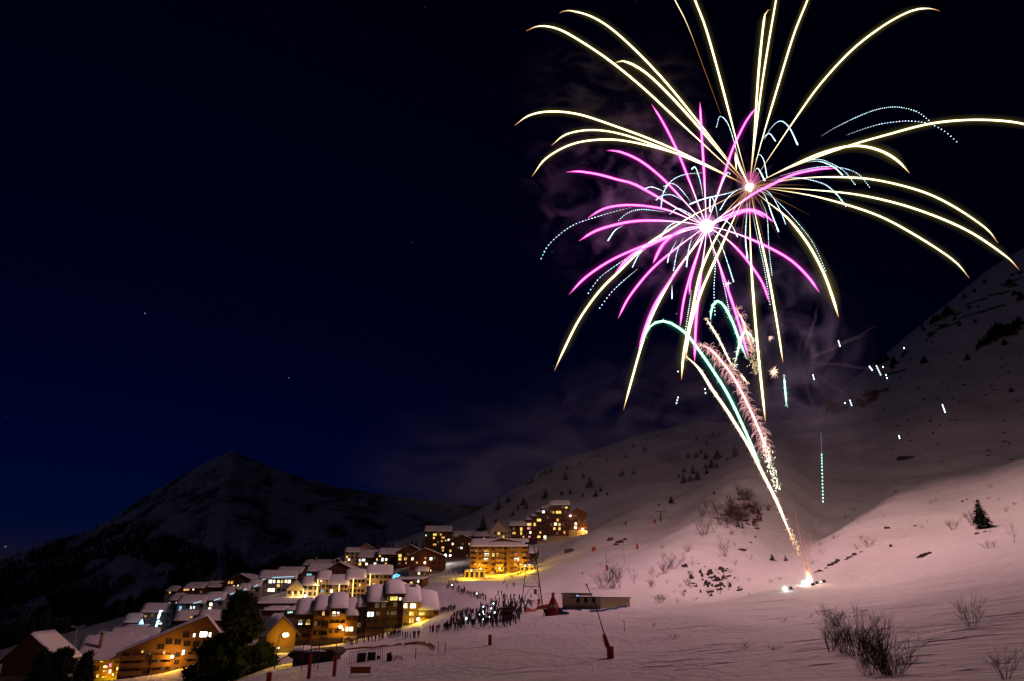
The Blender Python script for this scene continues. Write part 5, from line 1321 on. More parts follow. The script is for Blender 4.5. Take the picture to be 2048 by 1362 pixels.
def flare(px, py, r, col, label, power, lc):
    p = on(px, py); t = thing('ground_flare', label, 'flare', p, 0)
    mb = MB(); mb.tube([(0, 0, -0.2), (0, 0, 0.25)], 0.08, 8); link('flare_case', mb.mesh('flare_case', METAL), t)
    bm = bmesh.new(); bmesh.ops.create_icosphere(bm, subdivisions=2, radius=r)
    for v in bm.verts: v.co *= 1 + 0.3 * noise.noise(v.co * 3)
    me = bpy.data.meshes.new('flame'); bm.to_mesh(me); bm.free(); me.materials.append(emit_mat('white_flare_fire', col, 6)); link('flame', me, t, (0, 0, 0.35 + r * 0.5))
    for k, (q, e) in enumerate(((2.0, 0.10), (3.4, 0.016))):  # added glowing shells, imitate the glare around the flare
        bm = bmesh.new(); bmesh.ops.create_icosphere(bm, subdivisions=3, radius=r * q); me = bpy.data.meshes.new('glow'); bm.to_mesh(me); bm.free(); me.materials.append(glow_mat('flare_glow_%d' % k, (0.55, 0.95, 0.9), e)); link('glow', me, t, (0, 0, 0.35 + r * 0.5))
    point_light('flare_light', (0, -0.6, 1.6), power, lc, 0.5, t)
flare(1571, 1183, 0.5, (0.85, 1.0, 0.97), 'glaring white ground flare lower on the snow', 90, (0.75, 1.0, 0.95))
flare(1609, 1171, 0.58, (0.85, 1.0, 0.97), 'glaring white ground flare beside the launch flame', 140, (0.75, 1.0, 0.95))
flare(1643, 1167, 0.16, (0.7, 1.0, 0.95), 'tiny cyan flare in front of the far mortar rack', 8, (0.6, 1.0, 0.9))
lp = on(1620, 1170)
lf = thing('launch_flame', 'orange white flame jet shooting up from the mortars', 'flame', lp)
def rel(pts, Y): return [at(a, b, Y) - lp for a, b in pts]
LY = lp.y
me = burn_mesh('flame_jet', [(rel([(1621,1171),(1619,1162),(1617,1152),(1614,1140),(1612,1130)], LY), [0.55, 0.85, 0.6, 0.3, 0.08], [(5, 4.6, 3.8), (5, 4.4, 3.4), (3.2, 1.8, 1.0), (0.8, 0.35, 0.2), (0.25, 0.1, 0.06)])], TR); link('flame_jet', me, lf)
mb = MB(); mb.tube(rel([(1621,1172),(1618,1158),(1614,1140),(1610,1118)], LY), [0.9, 1.5, 1.1, 0.3], 10); link('glow', mb.mesh('glow', glow_mat('flame_glow', (0.9, 0.42, 0.22), 0.10)), lf)
for a in ([(1588,1016),(1597,1060),(1608,1110),(1616,1145)], [(1592,1095),(1604,1122),(1615,1148)], [(1607,1066),(1610,1100),(1616,1145)], [(1621,1066),(1619,1105),(1618,1145)], [(1602,1090),(1609,1118),(1616,1148)]):
    P_ = rel(a, LY); n = len(P_)
    link('ember_thread', burn_mesh('ember_thread', [(P_, [0.05 + 0.05 * i / n for i in range(n)], [mixc((0.32, 0.10, 0.08), (0.75, 0.32, 0.2), i / n) for i in range(n)])], TR), lf)
point_light('launch_flame_light', (0, -0.5, 4.0), 900, (1.0, 0.62, 0.42), 0.8, lf)

# ------------------------------------------------------------------ ski run furniture
PAD = mat('red_pad', (0.42, 0.035, 0.03), 0.6, var=0.15, scale=3)
ORANGE = mat('orange_net', (0.32, 0.06, 0.025), 0.8, var=0.2, scale=4)
POLEM = mat('grey_pole', (0.10, 0.10, 0.11), 0.5, metal=0.3)
BLUEM = mat('blue_mat', (0.03, 0.09, 0.25), 0.6, var=0.2, scale=2)
DARKM = mat('dark_canvas', (0.03, 0.032, 0.035), 0.8)
def pad(px, py, hpx, wpx, label, tilt=0.0, pole=None, lance=None, m=PAD):
    p = on(px, py); h = lum(hpx, p.y); r = lum(wpx, p.y) / 2
    t = thing('padded_pole', label, 'padded pole', p)
    d = Vector((math.sin(tilt), 0, math.cos(tilt)))
    pb = MB(); n = 14
    pb.tube([d * (-0.4)] + [d * h * (k / n) for k in range(n + 1)], [r] * (n + 2), 10)
    po = link('pad', pb.mesh('pad', m), t)
    L_ = lum(pole, p.y) if pole else h * 1.08
    mb = MB(); mb.tube([d * (-0.3), d * L_], [0.05, 0.045], 6); link('pole', mb.mesh('pole', POLEM), t)
    return t, d, p
# the big snow lance
p = on(1221, 1316); t = thing('snow_lance', 'tall leaning snow lance with a red padded foot', 'snow lance', p)
M1 = lum(1, p.y)
mb = MB(); mb.box(-5.2 * M1, 5.2 * M1, -0.3, 0.3, -0.3, 18 * M1); link('foot_pad', mb.mesh('foot_pad', PAD), t)
mb = MB(); mb.tube([(-4 * M1, 0, 18 * M1 - 0.02), (-9.5 * M1, 0, 37 * M1)], [0.24, 0.17], 8); link('upper_pad', mb.mesh('upper_pad', PAD), t)
mb = MB(); mb.tube([(-3 * M1, 0, 0.2), (-9 * M1, 0, 37 * M1), (-22 * M1, 0, 86 * M1), (-36 * M1, 0, 116 * M1)], [0.06, 0.05, 0.04, 0.035], 6); link('lance', mb.mesh('lance', DARKM), t)
mb = MB(); mb.tube([(-35 * M1, 0, 114 * M1), (-37 * M1, 0, 119 * M1)], [0.07, 0.07], 6); link('nozzle', mb.mesh('nozzle', METAL), t)
pad(980, 1290, 16, 6, 'short red padded post alone on the groomed run')
pad(617, 1358, 38, 6.5, 'tall red padded post nearest the hut', pole=60); pad(668, 1353, 31, 6, 'red padded post with a thin pole beside the mats', pole=50); pad(537, 1366, 16, 9, 'red padded stump at the edge of the pines')
pad(618, 1310, 34, 3.4, 'thin orange marker post by the long red net', m=ORANGE)
pad(1078, 1209, 9, 5, 'red padded lift mast behind the red tent', pole=38); pad(1214, 1141, 9, 4, 'red padded lift mast below the big bush', pole=38); pad(1275, 1098, 8, 4, 'red padded lift mast up the slope', pole=26)
pad(1249, 1126, 1.5, 1.2, 'bare lift mast on the middle slope', pole=38); pad(1310, 1046, 6, 4, 'small orange padded mast beside the upper lift tower', m=ORANGE); pad(1252, 1050, 6, 4, 'small orange padded mast near the hotel path', m=ORANGE); pad(1188, 1102, 7, 7, 'squat orange pad on the slope above the flooded apartment house', m=ORANGE)
for (px, py, h, lab) in [(602,1343,44,'thin pole in front of the snow roofed hut'),(635,1340,40,'thin pole right of the snow roofed hut'),(628,1332,28,'short thin pole beside the snow roofed hut'),(876,1308,20,'thin stake right of the red net'),(890,1307,18,'thin stake on the open run'),(831,1318,18,'thin stake by the snow pit'),(1249,1262,18,'lone stake in the snow right of the lance'),(1108,1262,0.1,'')]:
    if h < 1: continue
    q = on(px, py); mb = MB(); mb.tube([(0, 0, -0.3), (0, 0, lum(h, q.y))], 0.045, 6); link('marker_pole', mb.mesh('marker_pole', POLEM), None, q, label=lab, cat='pole')
# upper lift tower
q = on(1322, 1042); t = thing('lift_tower', 'dark lift tower with a cross arm high on the slope', 'lift tower', q); k = lum(1, q.y)
mb = MB(); mb.tube([(0, 0, -1), (0, 0, 18 * k)], [0.45, 0.3], 8); link('mast', mb.mesh('mast', METAL), t)
mb = MB(); mb.box(-8 * k, 8 * k, -0.25, 0.25, 17 * k, 18.2 * k); link('cross_arm', mb.mesh('cross_arm', METAL), t)
for s in (-1, 1): mb = MB(); mb.box(s * 8 * k - 2.5 * k, s * 8 * k + 2.5 * k, -0.2, 0.2, 15 * k, 16.6 * k); link('sheave', mb.mesh('sheave', METAL), t)
q = stand(166, 285); t = thing('lift_tower', 'pale lift tower above the lower left chalet roofs', 'lift tower', q); tp = at(166, 1256, 285).z - q.z
mb = MB(); mb.tube([(0, 0, -1), (0, 0, tp)], [0.4, 0.3], 8); link('mast', mb.mesh('mast', mat('pale_steel', (0.35, 0.38, 0.38), 0.5)), t)
mb = MB(); mb.box(-2, 2, -0.2, 0.2, tp, tp + 0.5); mb.box(-2.6, -1.4, -0.2, 0.2, tp + 0.502, tp + 1.0); mb.box(1.4, 2.6, -0.2, 0.2, tp + 0.502, tp + 1.0); link('cross_arm', mb.mesh('cross_arm', MATS['pale_steel']), t)
# lattice pylon
q = on(1064, 1218); t = thing('lattice_pylon', 'tall dark lattice lift pylon beside the crowd', 'pylon', q); k = lum(1, q.y); Hp = 108 * k
b0, b1 = 19 * k, 5 * k
def leg_pt(sx, sy, z): f = z / Hp; w = b0 + (b1 - b0) * f; return Vector((sx * w, sy * w, z))
for sx in (-1, 1):
    for sy in (-1, 1): mb = MB(); mb.tube([leg_pt(sx, sy, -0.8), leg_pt(sx, sy, Hp)], 0.085, 5); link('leg', mb.mesh('leg', METAL), t)
lv = [0.13, 0.34, 0.53, 0.70, 0.85, 1.0]
for i, f in enumerate(lv):
    z = Hp * f; c = [leg_pt(a, b, z) for a, b in ((-1, -1), (1, -1), (1, 1), (-1, 1))]
    for j in range(4): mb = MB(); mb.tube([c[j], c[(j + 1) % 4]], 0.05, 4); link('girt', mb.mesh('girt', METAL), t)
    z0 = Hp * lv[i - 1] if i else 0; c0 = [leg_pt(a, b, z0) for a, b in ((-1, -1), (1, -1), (1, 1), (-1, 1))]
    for j in range(4): mb = MB(); m_ = (c[j] + c[(j + 1) % 4]) / 2; mb.tube([c0[j], m_, c0[(j + 1) % 4]], 0.035, 4); link('brace', mb.mesh('brace', METAL), t)
mb = MB(); mb.box(-11 * k, 11 * k, -0.3, 0.3, Hp, Hp + 0.5); link('cross_arm', mb.mesh('cross_arm', METAL), t)
mb = MB(); mb.box(3 * k, 8 * k, -b0 - 0.2, -b0 - 0.1, 24 * k, 32 * k); link('warning_board', mb.mesh('warning_board', ORANGE), t)
# red tepee tent with a round knob
q = on(1107, 1229); t = thing('tepee_tent', 'red padded tepee shaped ski school tent with a ball on top', 'tent', q); k = lum(1, q.y)
mb = MB(); n = 12
rings = [(14 * k, -0.2), (14.5 * k, 2 * k), (13 * k, 6 * k), (10 * k, 12 * k), (7 * k, 19 * k), (3.6 * k, 27 * k), (1.5 * k, 31 * k)]
vs = [(math.cos(6.283 * j / n) * r * (1 + 0.05 * (j % 2)), math.sin(6.283 * j / n) * r * (1 + 0.05 * (j % 2)), z) for r, z in rings for j in range(n)]
fs = [(i * n + j, i * n + (j + 1) % n, (i + 1) * n + (j + 1) % n, (i + 1) * n + j) for i in range(len(rings) - 1) for j in range(n)] + [tuple(range((len(rings) - 1) * n, len(rings) * n))]
mb.add(vs, fs); link('canvas', mb.mesh('canvas', PAD, True), t)
bm = bmesh.new(); bmesh.ops.create_icosphere(bm, subdivisions=2, radius=3.2 * k); me = bpy.data.meshes.new('top_ball'); bm.to_mesh(me); bm.free(); me.materials.append(PAD); link('top_ball', me, t, (0, 0, 33 * k))
WSN = mat('white_canvas', (0.55, 0.52, 0.5), 0.8)
for a, w in ((-0.75 - math.pi / 2 + 0.35, 2.4), (-math.pi / 2 + 0.3, 2.8)):
    mb = MB(); c = Vector((math.cos(a), math.sin(a), 0)); s = Vector((-c.y, c.x, 0)); r0, r1 = 10.9 * k, 8.6 * k
    P_ = [c * r0 - s * w * k, c * r0 + s * w * k, c * r1 + s * w * 0.8 * k, c * r1 - s * w * 0.8 * k]
    vs = [(P_[0].x, P_[0].y, 11 * k), (P_[1].x, P_[1].y, 11 * k), (P_[2].x, P_[2].y, 16 * k), (P_[3].x, P_[3].y, 16 * k)]
    vs += [tuple(Vector(v) + c * 0.12) for v in vs]; mb.add(vs, [(0, 1, 2, 3), (4, 5, 6, 7), (0, 1, 5, 4), (1, 2, 6, 5), (2, 3, 7, 6), (3, 0, 4, 7)]); link('tent_window', mb.mesh('tent_window', WSN), t)
mb = MB(); mb.tube([(10 * k, -6 * k, 10 * k), (15 * k, -8 * k, 3 * k), (22 * k, -9 * k, 0.3), (27 * k, -9 * k, 0.2)], [0.35, 0.35, 0.3, 0.1], 7); link('slide', mb.mesh('slide', BLUEM), t)
# nets and mats
def net(pts, hpx, label, m, name='safety_net', step=3.0):
    P_ = [on(*a) for a in pts]; o0 = P_[0]
    t = thing(name, label, 'net', o0); k = lum(1, o0.y); h = hpx * k
    Q = []
    for a, b in zip(P_, P_[1:]):
        n = max(1, int((b - a).length / step))
        for i in range(n):
            c = a.lerp(b, i / n); Q.append(Vector((c.x, c.y, zat(c.x, c.y))))
    Q.append(P_[-1])
    vs = []; 
    for i, c in enumerate(Q):
        sag = 0.06 * math.sin(i * 2.1)
        for y in (-0.03, 0.03): vs += [tuple(c - o0 + Vector((0, y, 0.05))), tuple(c - o0 + Vector((0, y, h * (1 + sag))))]
    fs = []
    for i in range(len(Q) - 1):
        a, b = i * 4, i * 4 + 4
        fs += [(a, b, b + 1, a + 1), (a + 2, a + 3, b + 3, b + 2), (a + 1, b + 1, b + 3, a + 3), (a, a + 2, b + 2, b)]
    e = (len(Q) - 1) * 4; fs += [(0, 1, 3, 2), (e, e + 2, e + 3, e + 1)]
    mb = MB(); mb.add(vs, fs); link('netting', mb.mesh('netting', m), t)
    for c in Q[::2]: pm = MB(); pm.tube([c - o0 - Vector((0, 0, 0.3)), c - o0 + Vector((0, 0, h * 1.15))], 0.03, 5); link('stake', pm.mesh('stake', POLEM), t)
net([(690,1301),(730,1297),(770,1293),(804,1291)], 3, 'long red net strung before the row houses', ORANGE); net([(808,1291),(835,1288),(850,1289),(860,1293),(869,1300)], 4, 'short red net bending down at the snow pit', ORANGE)
net([(1052,1226),(1075,1220),(1098,1216)], 8, 'orange net beside the red tent', ORANGE); net([(505,1338),(560,1322),(590,1312)], 2.5, 'low orange net running past the black pine', ORANGE)
net([(1122,1219),(1150,1220),(1163,1222)], 3, 'blue padded fence before the lift hut', BLUEM, 'padded_fence'); net([(1180,1225),(1215,1221),(1254,1215)], 4, 'long blue padded fence along the lift garage wall', BLUEM, 'padded_fence')
# banner on the run with printed stripes
q = on(720, 1353); t = thing('course_banner', 'small orange and red striped banner across the run', 'banner', q); k = lum(1, q.y)
mb = MB(); mb.box(-16 * k, 16 * k, -0.02, 0.02, 5 * k, 15 * k); link('cloth', mb.mesh('cloth', mat('banner_orange', (0.50, 0.22, 0.06), 0.8)), t)
for z in (7, 12): 
    for s in (-1, 1): mb = MB(); mb.box(s * 9.5 * k - 5.5 * k, s * 9.5 * k + 5.5 * k, -0.03, 0.03, (z - 1) * k, (z + 1.2) * k); link('stripe', mb.mesh('stripe', mat('banner_red', (0.33, 0.03, 0.02), 0.8)), t)
mb = MB(); mb.prism([(-3 * k, 6.5 * k), (3 * k, 6.5 * k), (0, 13 * k)], -0.031, 0.031); link('emblem', mb.mesh('emblem', MATS['banner_red']), t)
for s in (-1, 1): mb = MB(); mb.tube([(s * 16.5 * k, 0, -0.3), (s * 16.5 * k, 0, 17 * k)], 0.03, 5); link('stake', mb.mesh('stake', POLEM), t)
# mats and railing by the snow pit
for px, py, w, h, lab in ((722, 1324, 14, 14, 'dark padded mat leaning on the railing, wider of the pair'), (742, 1321, 13, 13, 'dark padded mat leaning on the railing, next to the wider one'), (757, 1318, 6, 5, 'small dark crate at the end of the railing')):
    q = on(px, py); k = lum(1, q.y); mb = MB(); R_ = Matrix.Rotation(rad(-14), 4, 'X'); mb.box(-w * k / 2, w * k / 2, -0.12, 0.12, -0.15, h * k, M=R_); link('crash_mat', mb.mesh('crash_mat', DARKM), None, q, label=lab, cat='mat')
a, b = on(698, 1330), on(764, 1320); t = thing('railing', 'slender metal railing around the snow pit', 'railing', a); n = 14; h = lum(20, a.y)
Q = [a.lerp(b, i / n) for i in range(n + 1)]; Q = [Vector((c.x, c.y, zat(c.x, c.y))) - a for c in Q]
for c in Q: mb = MB(); mb.tube([c - Vector((0, 0, .3)), c + Vector((0, 0, h))], 0.03, 5); link('post', mb.mesh('post', POLEM), t)
mb = MB(); mb.tube([c + Vector((0, 0, h)) for c in Q], 0.04, 5); link('handrail', mb.mesh('handrail', POLEM), t)
q = on(779, 1322); mb = MB(); k = lum(1, q.y); mb.box(-4 * k, 4 * k, -0.4, 0.4, -0.2, 9 * k); mb.box(-4.4 * k, 2 * k, -0.3, 0.3, 9 * k, 12 * k); mb.box(-1 * k, 3 * k, -0.3, 0.3, 12 * k, 13.5 * k); link('snow_gun', mb.mesh('snow_gun', DARKM), None, q, label='dark squat snow gun by the snow pit', cat='snow gun')
q = on(796, 1321); t = thing('sledge_stand', 'low red frame beside the snow gun', 'stand', q); k = lum(1, q.y)
for s in (-1, 1): mb = MB(); mb.tube([(s * 7 * k, 0, -0.1), (s * 5 * k, 0, 6 * k), (0, 0, 7 * k)], 0.06, 5); link('leg', mb.mesh('leg', PAD), t)
mb = MB(); mb.tube([(-7 * k, 0, 3.5 * k), (7 * k, 0, 3.5 * k)], 0.06, 5); link('bar', mb.mesh('bar', PAD), t)
# little lift cabin with flared snow roof
q = on(632, 1326); t = thing('lift_cabin', 'little dark wooden cabin with flared eaves under patchy snow', 'hut', q); k = lum(1, q.y)
mb = MB(); mb.prism([(-33 * k, -0.5), (33 * k, -0.5), (33 * k, 11 * k), (-33 * k, 11 * k)], -2, 3, 'y'); link('wall', mb.mesh('wall', WOOD), t)
mb = MB(); mb.prism([(-34 * k, 9.5 * k), (34 * k, 9.5 * k), (41 * k, 17 * k), (33 * k, 23 * k), (-33 * k, 20 * k), (-41 * k, 15 * k)], -2.8, 3.8, 'y'); ro = link('roof', mb.mesh('roof', ROOFM), t)
link('snow_cover', snow_slab([(-39 * k, 15.6 * k), (-33 * k, 20 * k), (-14 * k, 20.9 * k)], 0.5, -2.9, 3.6, 'y', 71), ro); link('snow_cover', snow_slab([(-13 * k, 19 * k), (24 * k, 20.5 * k)], 0.25, -3.4, -2.5, 'y', 72), ro)
for x in (-18, 14): add_window(t, x * k, 5 * k, 1.2, 0.9, GLASS, -2.0)
# street lamp by the kiosk
q = on(549, 1339); t = thing('street_lamp', 'tall street lamp with two orange heads beside the black pine', 'street lamp', q); hh = at(549, 1270, q.y).z - q.z; k = lum(1, q.y)
mb = MB(); mb.tube([(0, 0, -0.4), (0.6 * k, 0, hh * 0.5), (2 * k, 0, hh)], [0.09, 0.07, 0.05], 8); link('pole', mb.mesh('pole', METAL), t)
mb = MB(); mb.tube([(2 * k, 0, hh), (10 * k, 0, hh + 2.5 * k), (14 * k, 0, hh + 2 * k)], 0.04, 6); link('arm', mb.mesh('arm', METAL), t)
for x in (10.5, 15):
    mb = MB(); mb.box((x - 2) * k, (x + 2) * k, -0.14, 0.14, hh + 1.6 * k, hh + 2.4 * k); o = link('lamp_head', mb.mesh('lamp_head', METAL), t)
    bm = bmesh.new(); bmesh.ops.create_icosphere(bm, subdivisions=2, radius=0.26); me = bpy.data.meshes.new('lamp_globe'); bm.to_mesh(me); bm.free(); me.materials.append(emit_mat('sodium_globe', (1.0, 0.75, 0.3), 14)); link('lamp_globe', me, o, (x * k, 0, hh + 0.2 * k))
point_light('street_lamp_light', (12 * k, 6.0, hh - 0.5), 1100, SOD, 0.3, t)
# floodlight mast by the hazy blocks
q = stand(890, 420); t = thing('floodlight_mast', 'floodlight mast with two glaring white lamps above the slope', 'floodlight', q); tp = at(890, 1111, 420).z - q.z
mb = MB(); mb.tube([(0, 0, -0.5), (0, 0, tp)], [0.14, 0.1], 6); link('pole', mb.mesh('pole', METAL), t)
for x, r in ((-0.6, 0.75), (2.2, 0.5)):
    mb = MB(); mb.box(x - 0.4, x + 0.4, 0.0, 0.5, tp - 0.4, tp + 0.4); o = link('lamp_head', mb.mesh('lamp_head', METAL), t)
    bm = bmesh.new(); bmesh.ops.create_icosphere(bm, subdivisions=2, radius=r); me = bpy.data.meshes.new('lamp_globe'); bm.to_mesh(me); bm.free(); me.materials.append(emit_mat('flood_globe', (1.0, 0.93, 0.75), 12)); link('lamp_globe', me, o, (x, -0.4, tp))
point_light('floodlight_light', (0, -1.8, tp), 1500, WHT, 0.5, t)
# blue neon chevron and Christmas lights
q = stand(790, 340); z0 = at(790, 1157, 340).z - q.z; t = thing('neon_sign', 'blue neon chevron sign glowing above the walkway', 'sign', q); k = lum(1, 340)
for s in (0, 3.2): mb = MB(); mb.tube([(-6 * k, 0, z0 + s * k), (0, 0, z0 + (s + 4) * k), (6 * k, 0, z0 + (s + 1.5) * k)], 0.26, 6); link('neon_tube', mb.mesh('neon_tube', emit_mat('blue_neon', (0.12, 0.45, 1.0), 3)), t)
for x in (-5, 5): mb = MB(); mb.tube([(x * k, 0.1, -0.3), (x * k, 0.1, z0 + 3 * k)], 0.08, 5); link('post', mb.mesh('post', METAL), t)
XB = emit_mat('blue_fairy_lights', (0.06, 0.32, 1.0), 3.5); XC = emit_mat('cyan_fairy_lights', (0.35, 0.8, 1.0), 4.5)
q = stand(291, 286); z0 = at(291, 1256, 286).z - q.z; k = lum(1, 286); t = thing('christmas_tree', 'Christmas tree outlined in blue fairy lights', 'light figure', q)
mb = MB(); mb.tube([(0, 0, -0.3), (0, 0, z0 + 13 * k)], [0.1, 0.05], 5); link('pole', mb.mesh('pole', METAL), t)
for j in range(7): mb = MB(); a = 6.283 * j / 7; mb.tube([(math.cos(a) * 5.5 * k, math.sin(a) * 5.5 * k, z0), (0, 0, z0 + 13.5 * k)], 0.16, 5); link('light_string', mb.mesh('light_string', XB if j % 2 else XC), t)
for px, py, hp, lab, m in ((324, 1238, 13, 'tall cyan light figure on the dark chalet terrace', XC), (322, 1256, 11, 'hooked blue light figure below the dark chalet', XC)):
    q = stand(px, 282); z0 = at(px, py, 282).z - q.z; t = thing('light_figure', lab, 'light figure', q)
    mb = MB(); mb.tube([(0, 0, -0.3), (0, 0, z0 + 0.1)], 0.08, 5); link('post', mb.mesh('post', METAL), t)
    mb = MB(); mb.tube([(-1.5 * k, 0, z0), (0, 0, z0 + hp * 0.5 * k), (0.5 * k, 0, z0 + hp * k), (4 * k, 0, z0 + hp * k)], [0.35, 0.4, 0.35, 0.15], 6); link('light_rope', mb.mesh('light_rope', m), t)
    point_light('figure_light', (0, -1, z0 + 1), 120, (0.4, 0.8, 1.0), 0.4, t)
# wooden booth in the crowd
q = on(1014, 1240); t = thing('ticket_booth', 'small dark booth standing in the middle of the crowd', 'booth', q); k = lum(1, q.y)
mb = MB(); mb.box(-9 * k, 9 * k, -1, 1, -0.5, 17 * k); link('wall', mb.mesh('wall', WOOD2), t); mb = MB(); mb.box(-11 * k, 11 * k, -1.5, 1.4, 17 * k, 20 * k); ro = link('roof', mb.mesh('roof', ROOFM), t)
mb = MB(); mb.box(-7 * k, 7 * k, -1.04, -0.99, 8 * k, 14 * k); link('hatch', mb.mesh('hatch', DARKM), t)
q = on(1030, 1238); t = thing('crowd_gate', 'tall dark gate frame beside the booth', 'gate', q)
for x in (-7, -3.5, 0, 3.5, 7): mb = MB(); mb.tube([(x * k, 0, -0.3), (x * k, 0, 30 * k)], 0.06, 5); link('post', mb.mesh('post', METAL), t)
for z in (10, 20, 29): mb = MB(); mb.tube([(-7 * k, 0, z * k), (7 * k, 0, z * k)], 0.05, 5); link('rail', mb.mesh('rail', METAL), t)

# ------------------------------------------------------------------ people
SKIN = mat('skin', (0.45, 0.28, 0.2), 0.7); PANTS = mat('dark_ski_trousers', (0.018, 0.018, 0.022), 0.8)
JACK = {'black': (0.015, 0.015, 0.018), 'navy': (0.02, 0.03, 0.09), 'dark red': (0.16, 0.02, 0.02), 'maroon': (0.09, 0.02, 0.03), 'grey': (0.08, 0.08, 0.09), 'brown': (0.07, 0.04, 0.025), 'blue': (0.03, 0.08, 0.22), 'purple': (0.08, 0.03, 0.11)}
def body(pose):
    me = bpy.data.meshes.new('person_frame')
    st = {0: 0.0, 1: 0.12, 2: 0.2, 3: 0.05, 4: 0.08, 5: 0.0}[pose]
    J = [(0,0,.95),(0,0.01,1.18),(0,0,1.40),(0,-.01,1.52),(0,-.03,1.63),(0,-.02,1.72),
         (-.19,0,1.40),(.19,0,1.40),(-.10,0,.88),(.10,0,.88),(-.12,-st,.50),(.12,st*.6,.50),(-.13,-st*.6,.09),(.13,st*1.2,.09),(-.14,-st*.6-.15,.05),(.14,st*1.2-.15,.05)]
    arms = {0: [(-.27,.02,1.14),(.27,.02,1.14),(-.26,-.08,.90),(.26,-.08,.90)], 1: [(-.27,.05,1.14),(.27,-.05,1.14),(-.27,-.05,.92),(.25,-.2,.95)], 2: [(-.27,-.03,1.15),(.27,.06,1.15),(-.24,-.2,.98),(.28,.1,.92)],
            3: [(-.30,-.1,1.28),(.27,.02,1.14),(-.20,-.28,1.52),(.26,-.08,.90)], 4: [(-.26,-.08,1.15),(.26,-.08,1.15),(-.10,-.28,1.2),(.10,-.28,1.2)], 5: [(-.32,0,1.16),(.32,0,1.16),(-.22,-.03,.98),(.22,-.03,.98)]}[pose]
    J += arms
    E = [(0,1),(1,2),(2,3),(3,4),(4,5),(2,6),(2,7),(0,8),(0,9),(8,10),(9,11),(10,12),(11,13),(12,14),(13,15),(6,16),(7,17),(16,18),(17,19)]
    me.from_pydata(J, E, [])
    o = bpy.data.objects.new('person_frame', me); COL.objects.link(o)
    sm = o.modifiers.new('skin', 'SKIN'); o.modifiers.new('smooth', 'SUBSURF').levels = 1
    R_ = [.17,.17,.18,.075,.105,.08,.10,.10,.12,.12,.085,.085,.065,.065,.055,.055,.075,.075,.055,.055]
    for i, v in enumerate(me.skin_vertices[0].data): v.radius = (R_[i], R_[i] * 0.9); v.use_root = (i == 0)
    dg = bpy.context.evaluated_depsgraph_get(); dg.update()
    ev = bpy.data.meshes.new_from_object(o.evaluated_get(dg))
    bpy.data.objects.remove(o)
    return ev
BODIES = [body(k) for k in range(6)]
PEOPLE = {}
for jn, jc in JACK.items():
    jm = mat('jacket_' + jn.replace(' ', '_'), jc, 0.8); hat = mat('hat_' + jn.replace(' ', '_'), tuple(min(1, c * 1.3 + 0.01) for c in jc), 0.9)
    for k, b in enumerate(BODIES):
        m = b.copy(); m.name = 'person'; m.materials.clear()
        for x in (PANTS, jm, SKIN, hat): m.materials.append(x)
        for p_ in m.polygons:
            z, y = p_.center.z, p_.center.y
            p_.material_index = 0 if z < 0.86 else (1 if z < 1.53 else (2 if (z < 1.66 and y < -0.06) else 3)); p_.use_smooth = True
        PEOPLE[jn, k] = m
pg = random.Random(44); NP = [0]
def person(px, py, where, group, Yd=None, face=None):
    p = on(px, py) if Yd is None else stand(px, Yd)
    if p is None or p.y > 600: return None
    jn = pg.choice(('black', 'black', 'navy', 'navy', 'dark red', 'maroon', 'grey', 'brown', 'blue', 'purple')); k = pg.randrange(6); NP[0] += 1
    s = pg.uniform(0.9, 1.08) if pg.random() > 0.12 else pg.uniform(0.62, 0.8)
    rz = face if face is not None else math.atan2(-(GC.x - p.x), GC.y - p.y) + math.pi + pg.gauss(0, 0.5)
    return link('person', PEOPLE[jn, k], None, p - Vector((0, 0, 0.02)), rz, s * 0.97, ('child in %s jacket ' if s < 0.85 else 'person in %s jacket ') % jn + where, 'person', group)
def in_poly(x, y, P_):
    r = False
    for (x0, y0), (x1, y1) in zip(P_, P_[1:] + P_[:1]):
        if (y0 > y) != (y1 > y) and x < (x1 - x0) * (y - y0) / (y1 - y0) + x0: r = not r
    return r
poly = [(884,1266),(900,1246),(930,1236),(960,1216),(985,1204),(1010,1196),(1046,1198),(1066,1214),(1042,1232),(1036,1252),(1000,1254),(950,1256)]
pts = []; tries = 0
while len(pts) < 205 and tries < 9000:
    tries += 1; x, y = pg.uniform(884, 1066), pg.uniform(1196, 1266)
    if in_poly(x, y, poly):
        q = on(x, y)
        if q is not None and all((q - r).length > 0.55 for r in pts): pts.append(q); person(x, y, 'in the dense crowd around the booth', 'dense crowd watching the fireworks')
def line(a, b, n, jit, where, group):
    for i in range(n):
        f = (i + pg.uniform(-0.35, 0.35)) / max(1, n - 1); person(a[0] + (b[0] - a[0]) * f + pg.gauss(0, jit * 0.4), a[1] + (b[1] - a[1]) * f + pg.gauss(0, jit), where, group)
line((880,1227), (910,1222), 13, 0.8, 'in the short row right of the end house', 'onlookers beside the end row house')
line((904,1237), (936,1230), 14, 1.0, 'in the row below the short row by the end house', 'onlookers beside the end row house')
line((892,1176), (930,1183), 12, 1.6, 'in the queue above the row houses', 'queue crossing the slope')
line((916,1186), (972,1200), 22, 1.4, 'in the queue sloping down to the crowd', 'queue crossing the slope')
line((892,1150), (935,1146), 12, 2.0, 'on the yellow lit terrace of the apartment house', 'people on the yellow lit terrace')
line((893,1164), (915,1168), 9, 2.0, 'gathered below the yellow lit terrace', 'people below the yellow lit terrace')
line((690,1290), (712,1288), 8, 1.0, 'walking before the brown row houses', 'strollers before the row houses'); line((716,1284), (766,1280), 12, 1.6, 'walking before the dark row houses', 'strollers before the row houses')
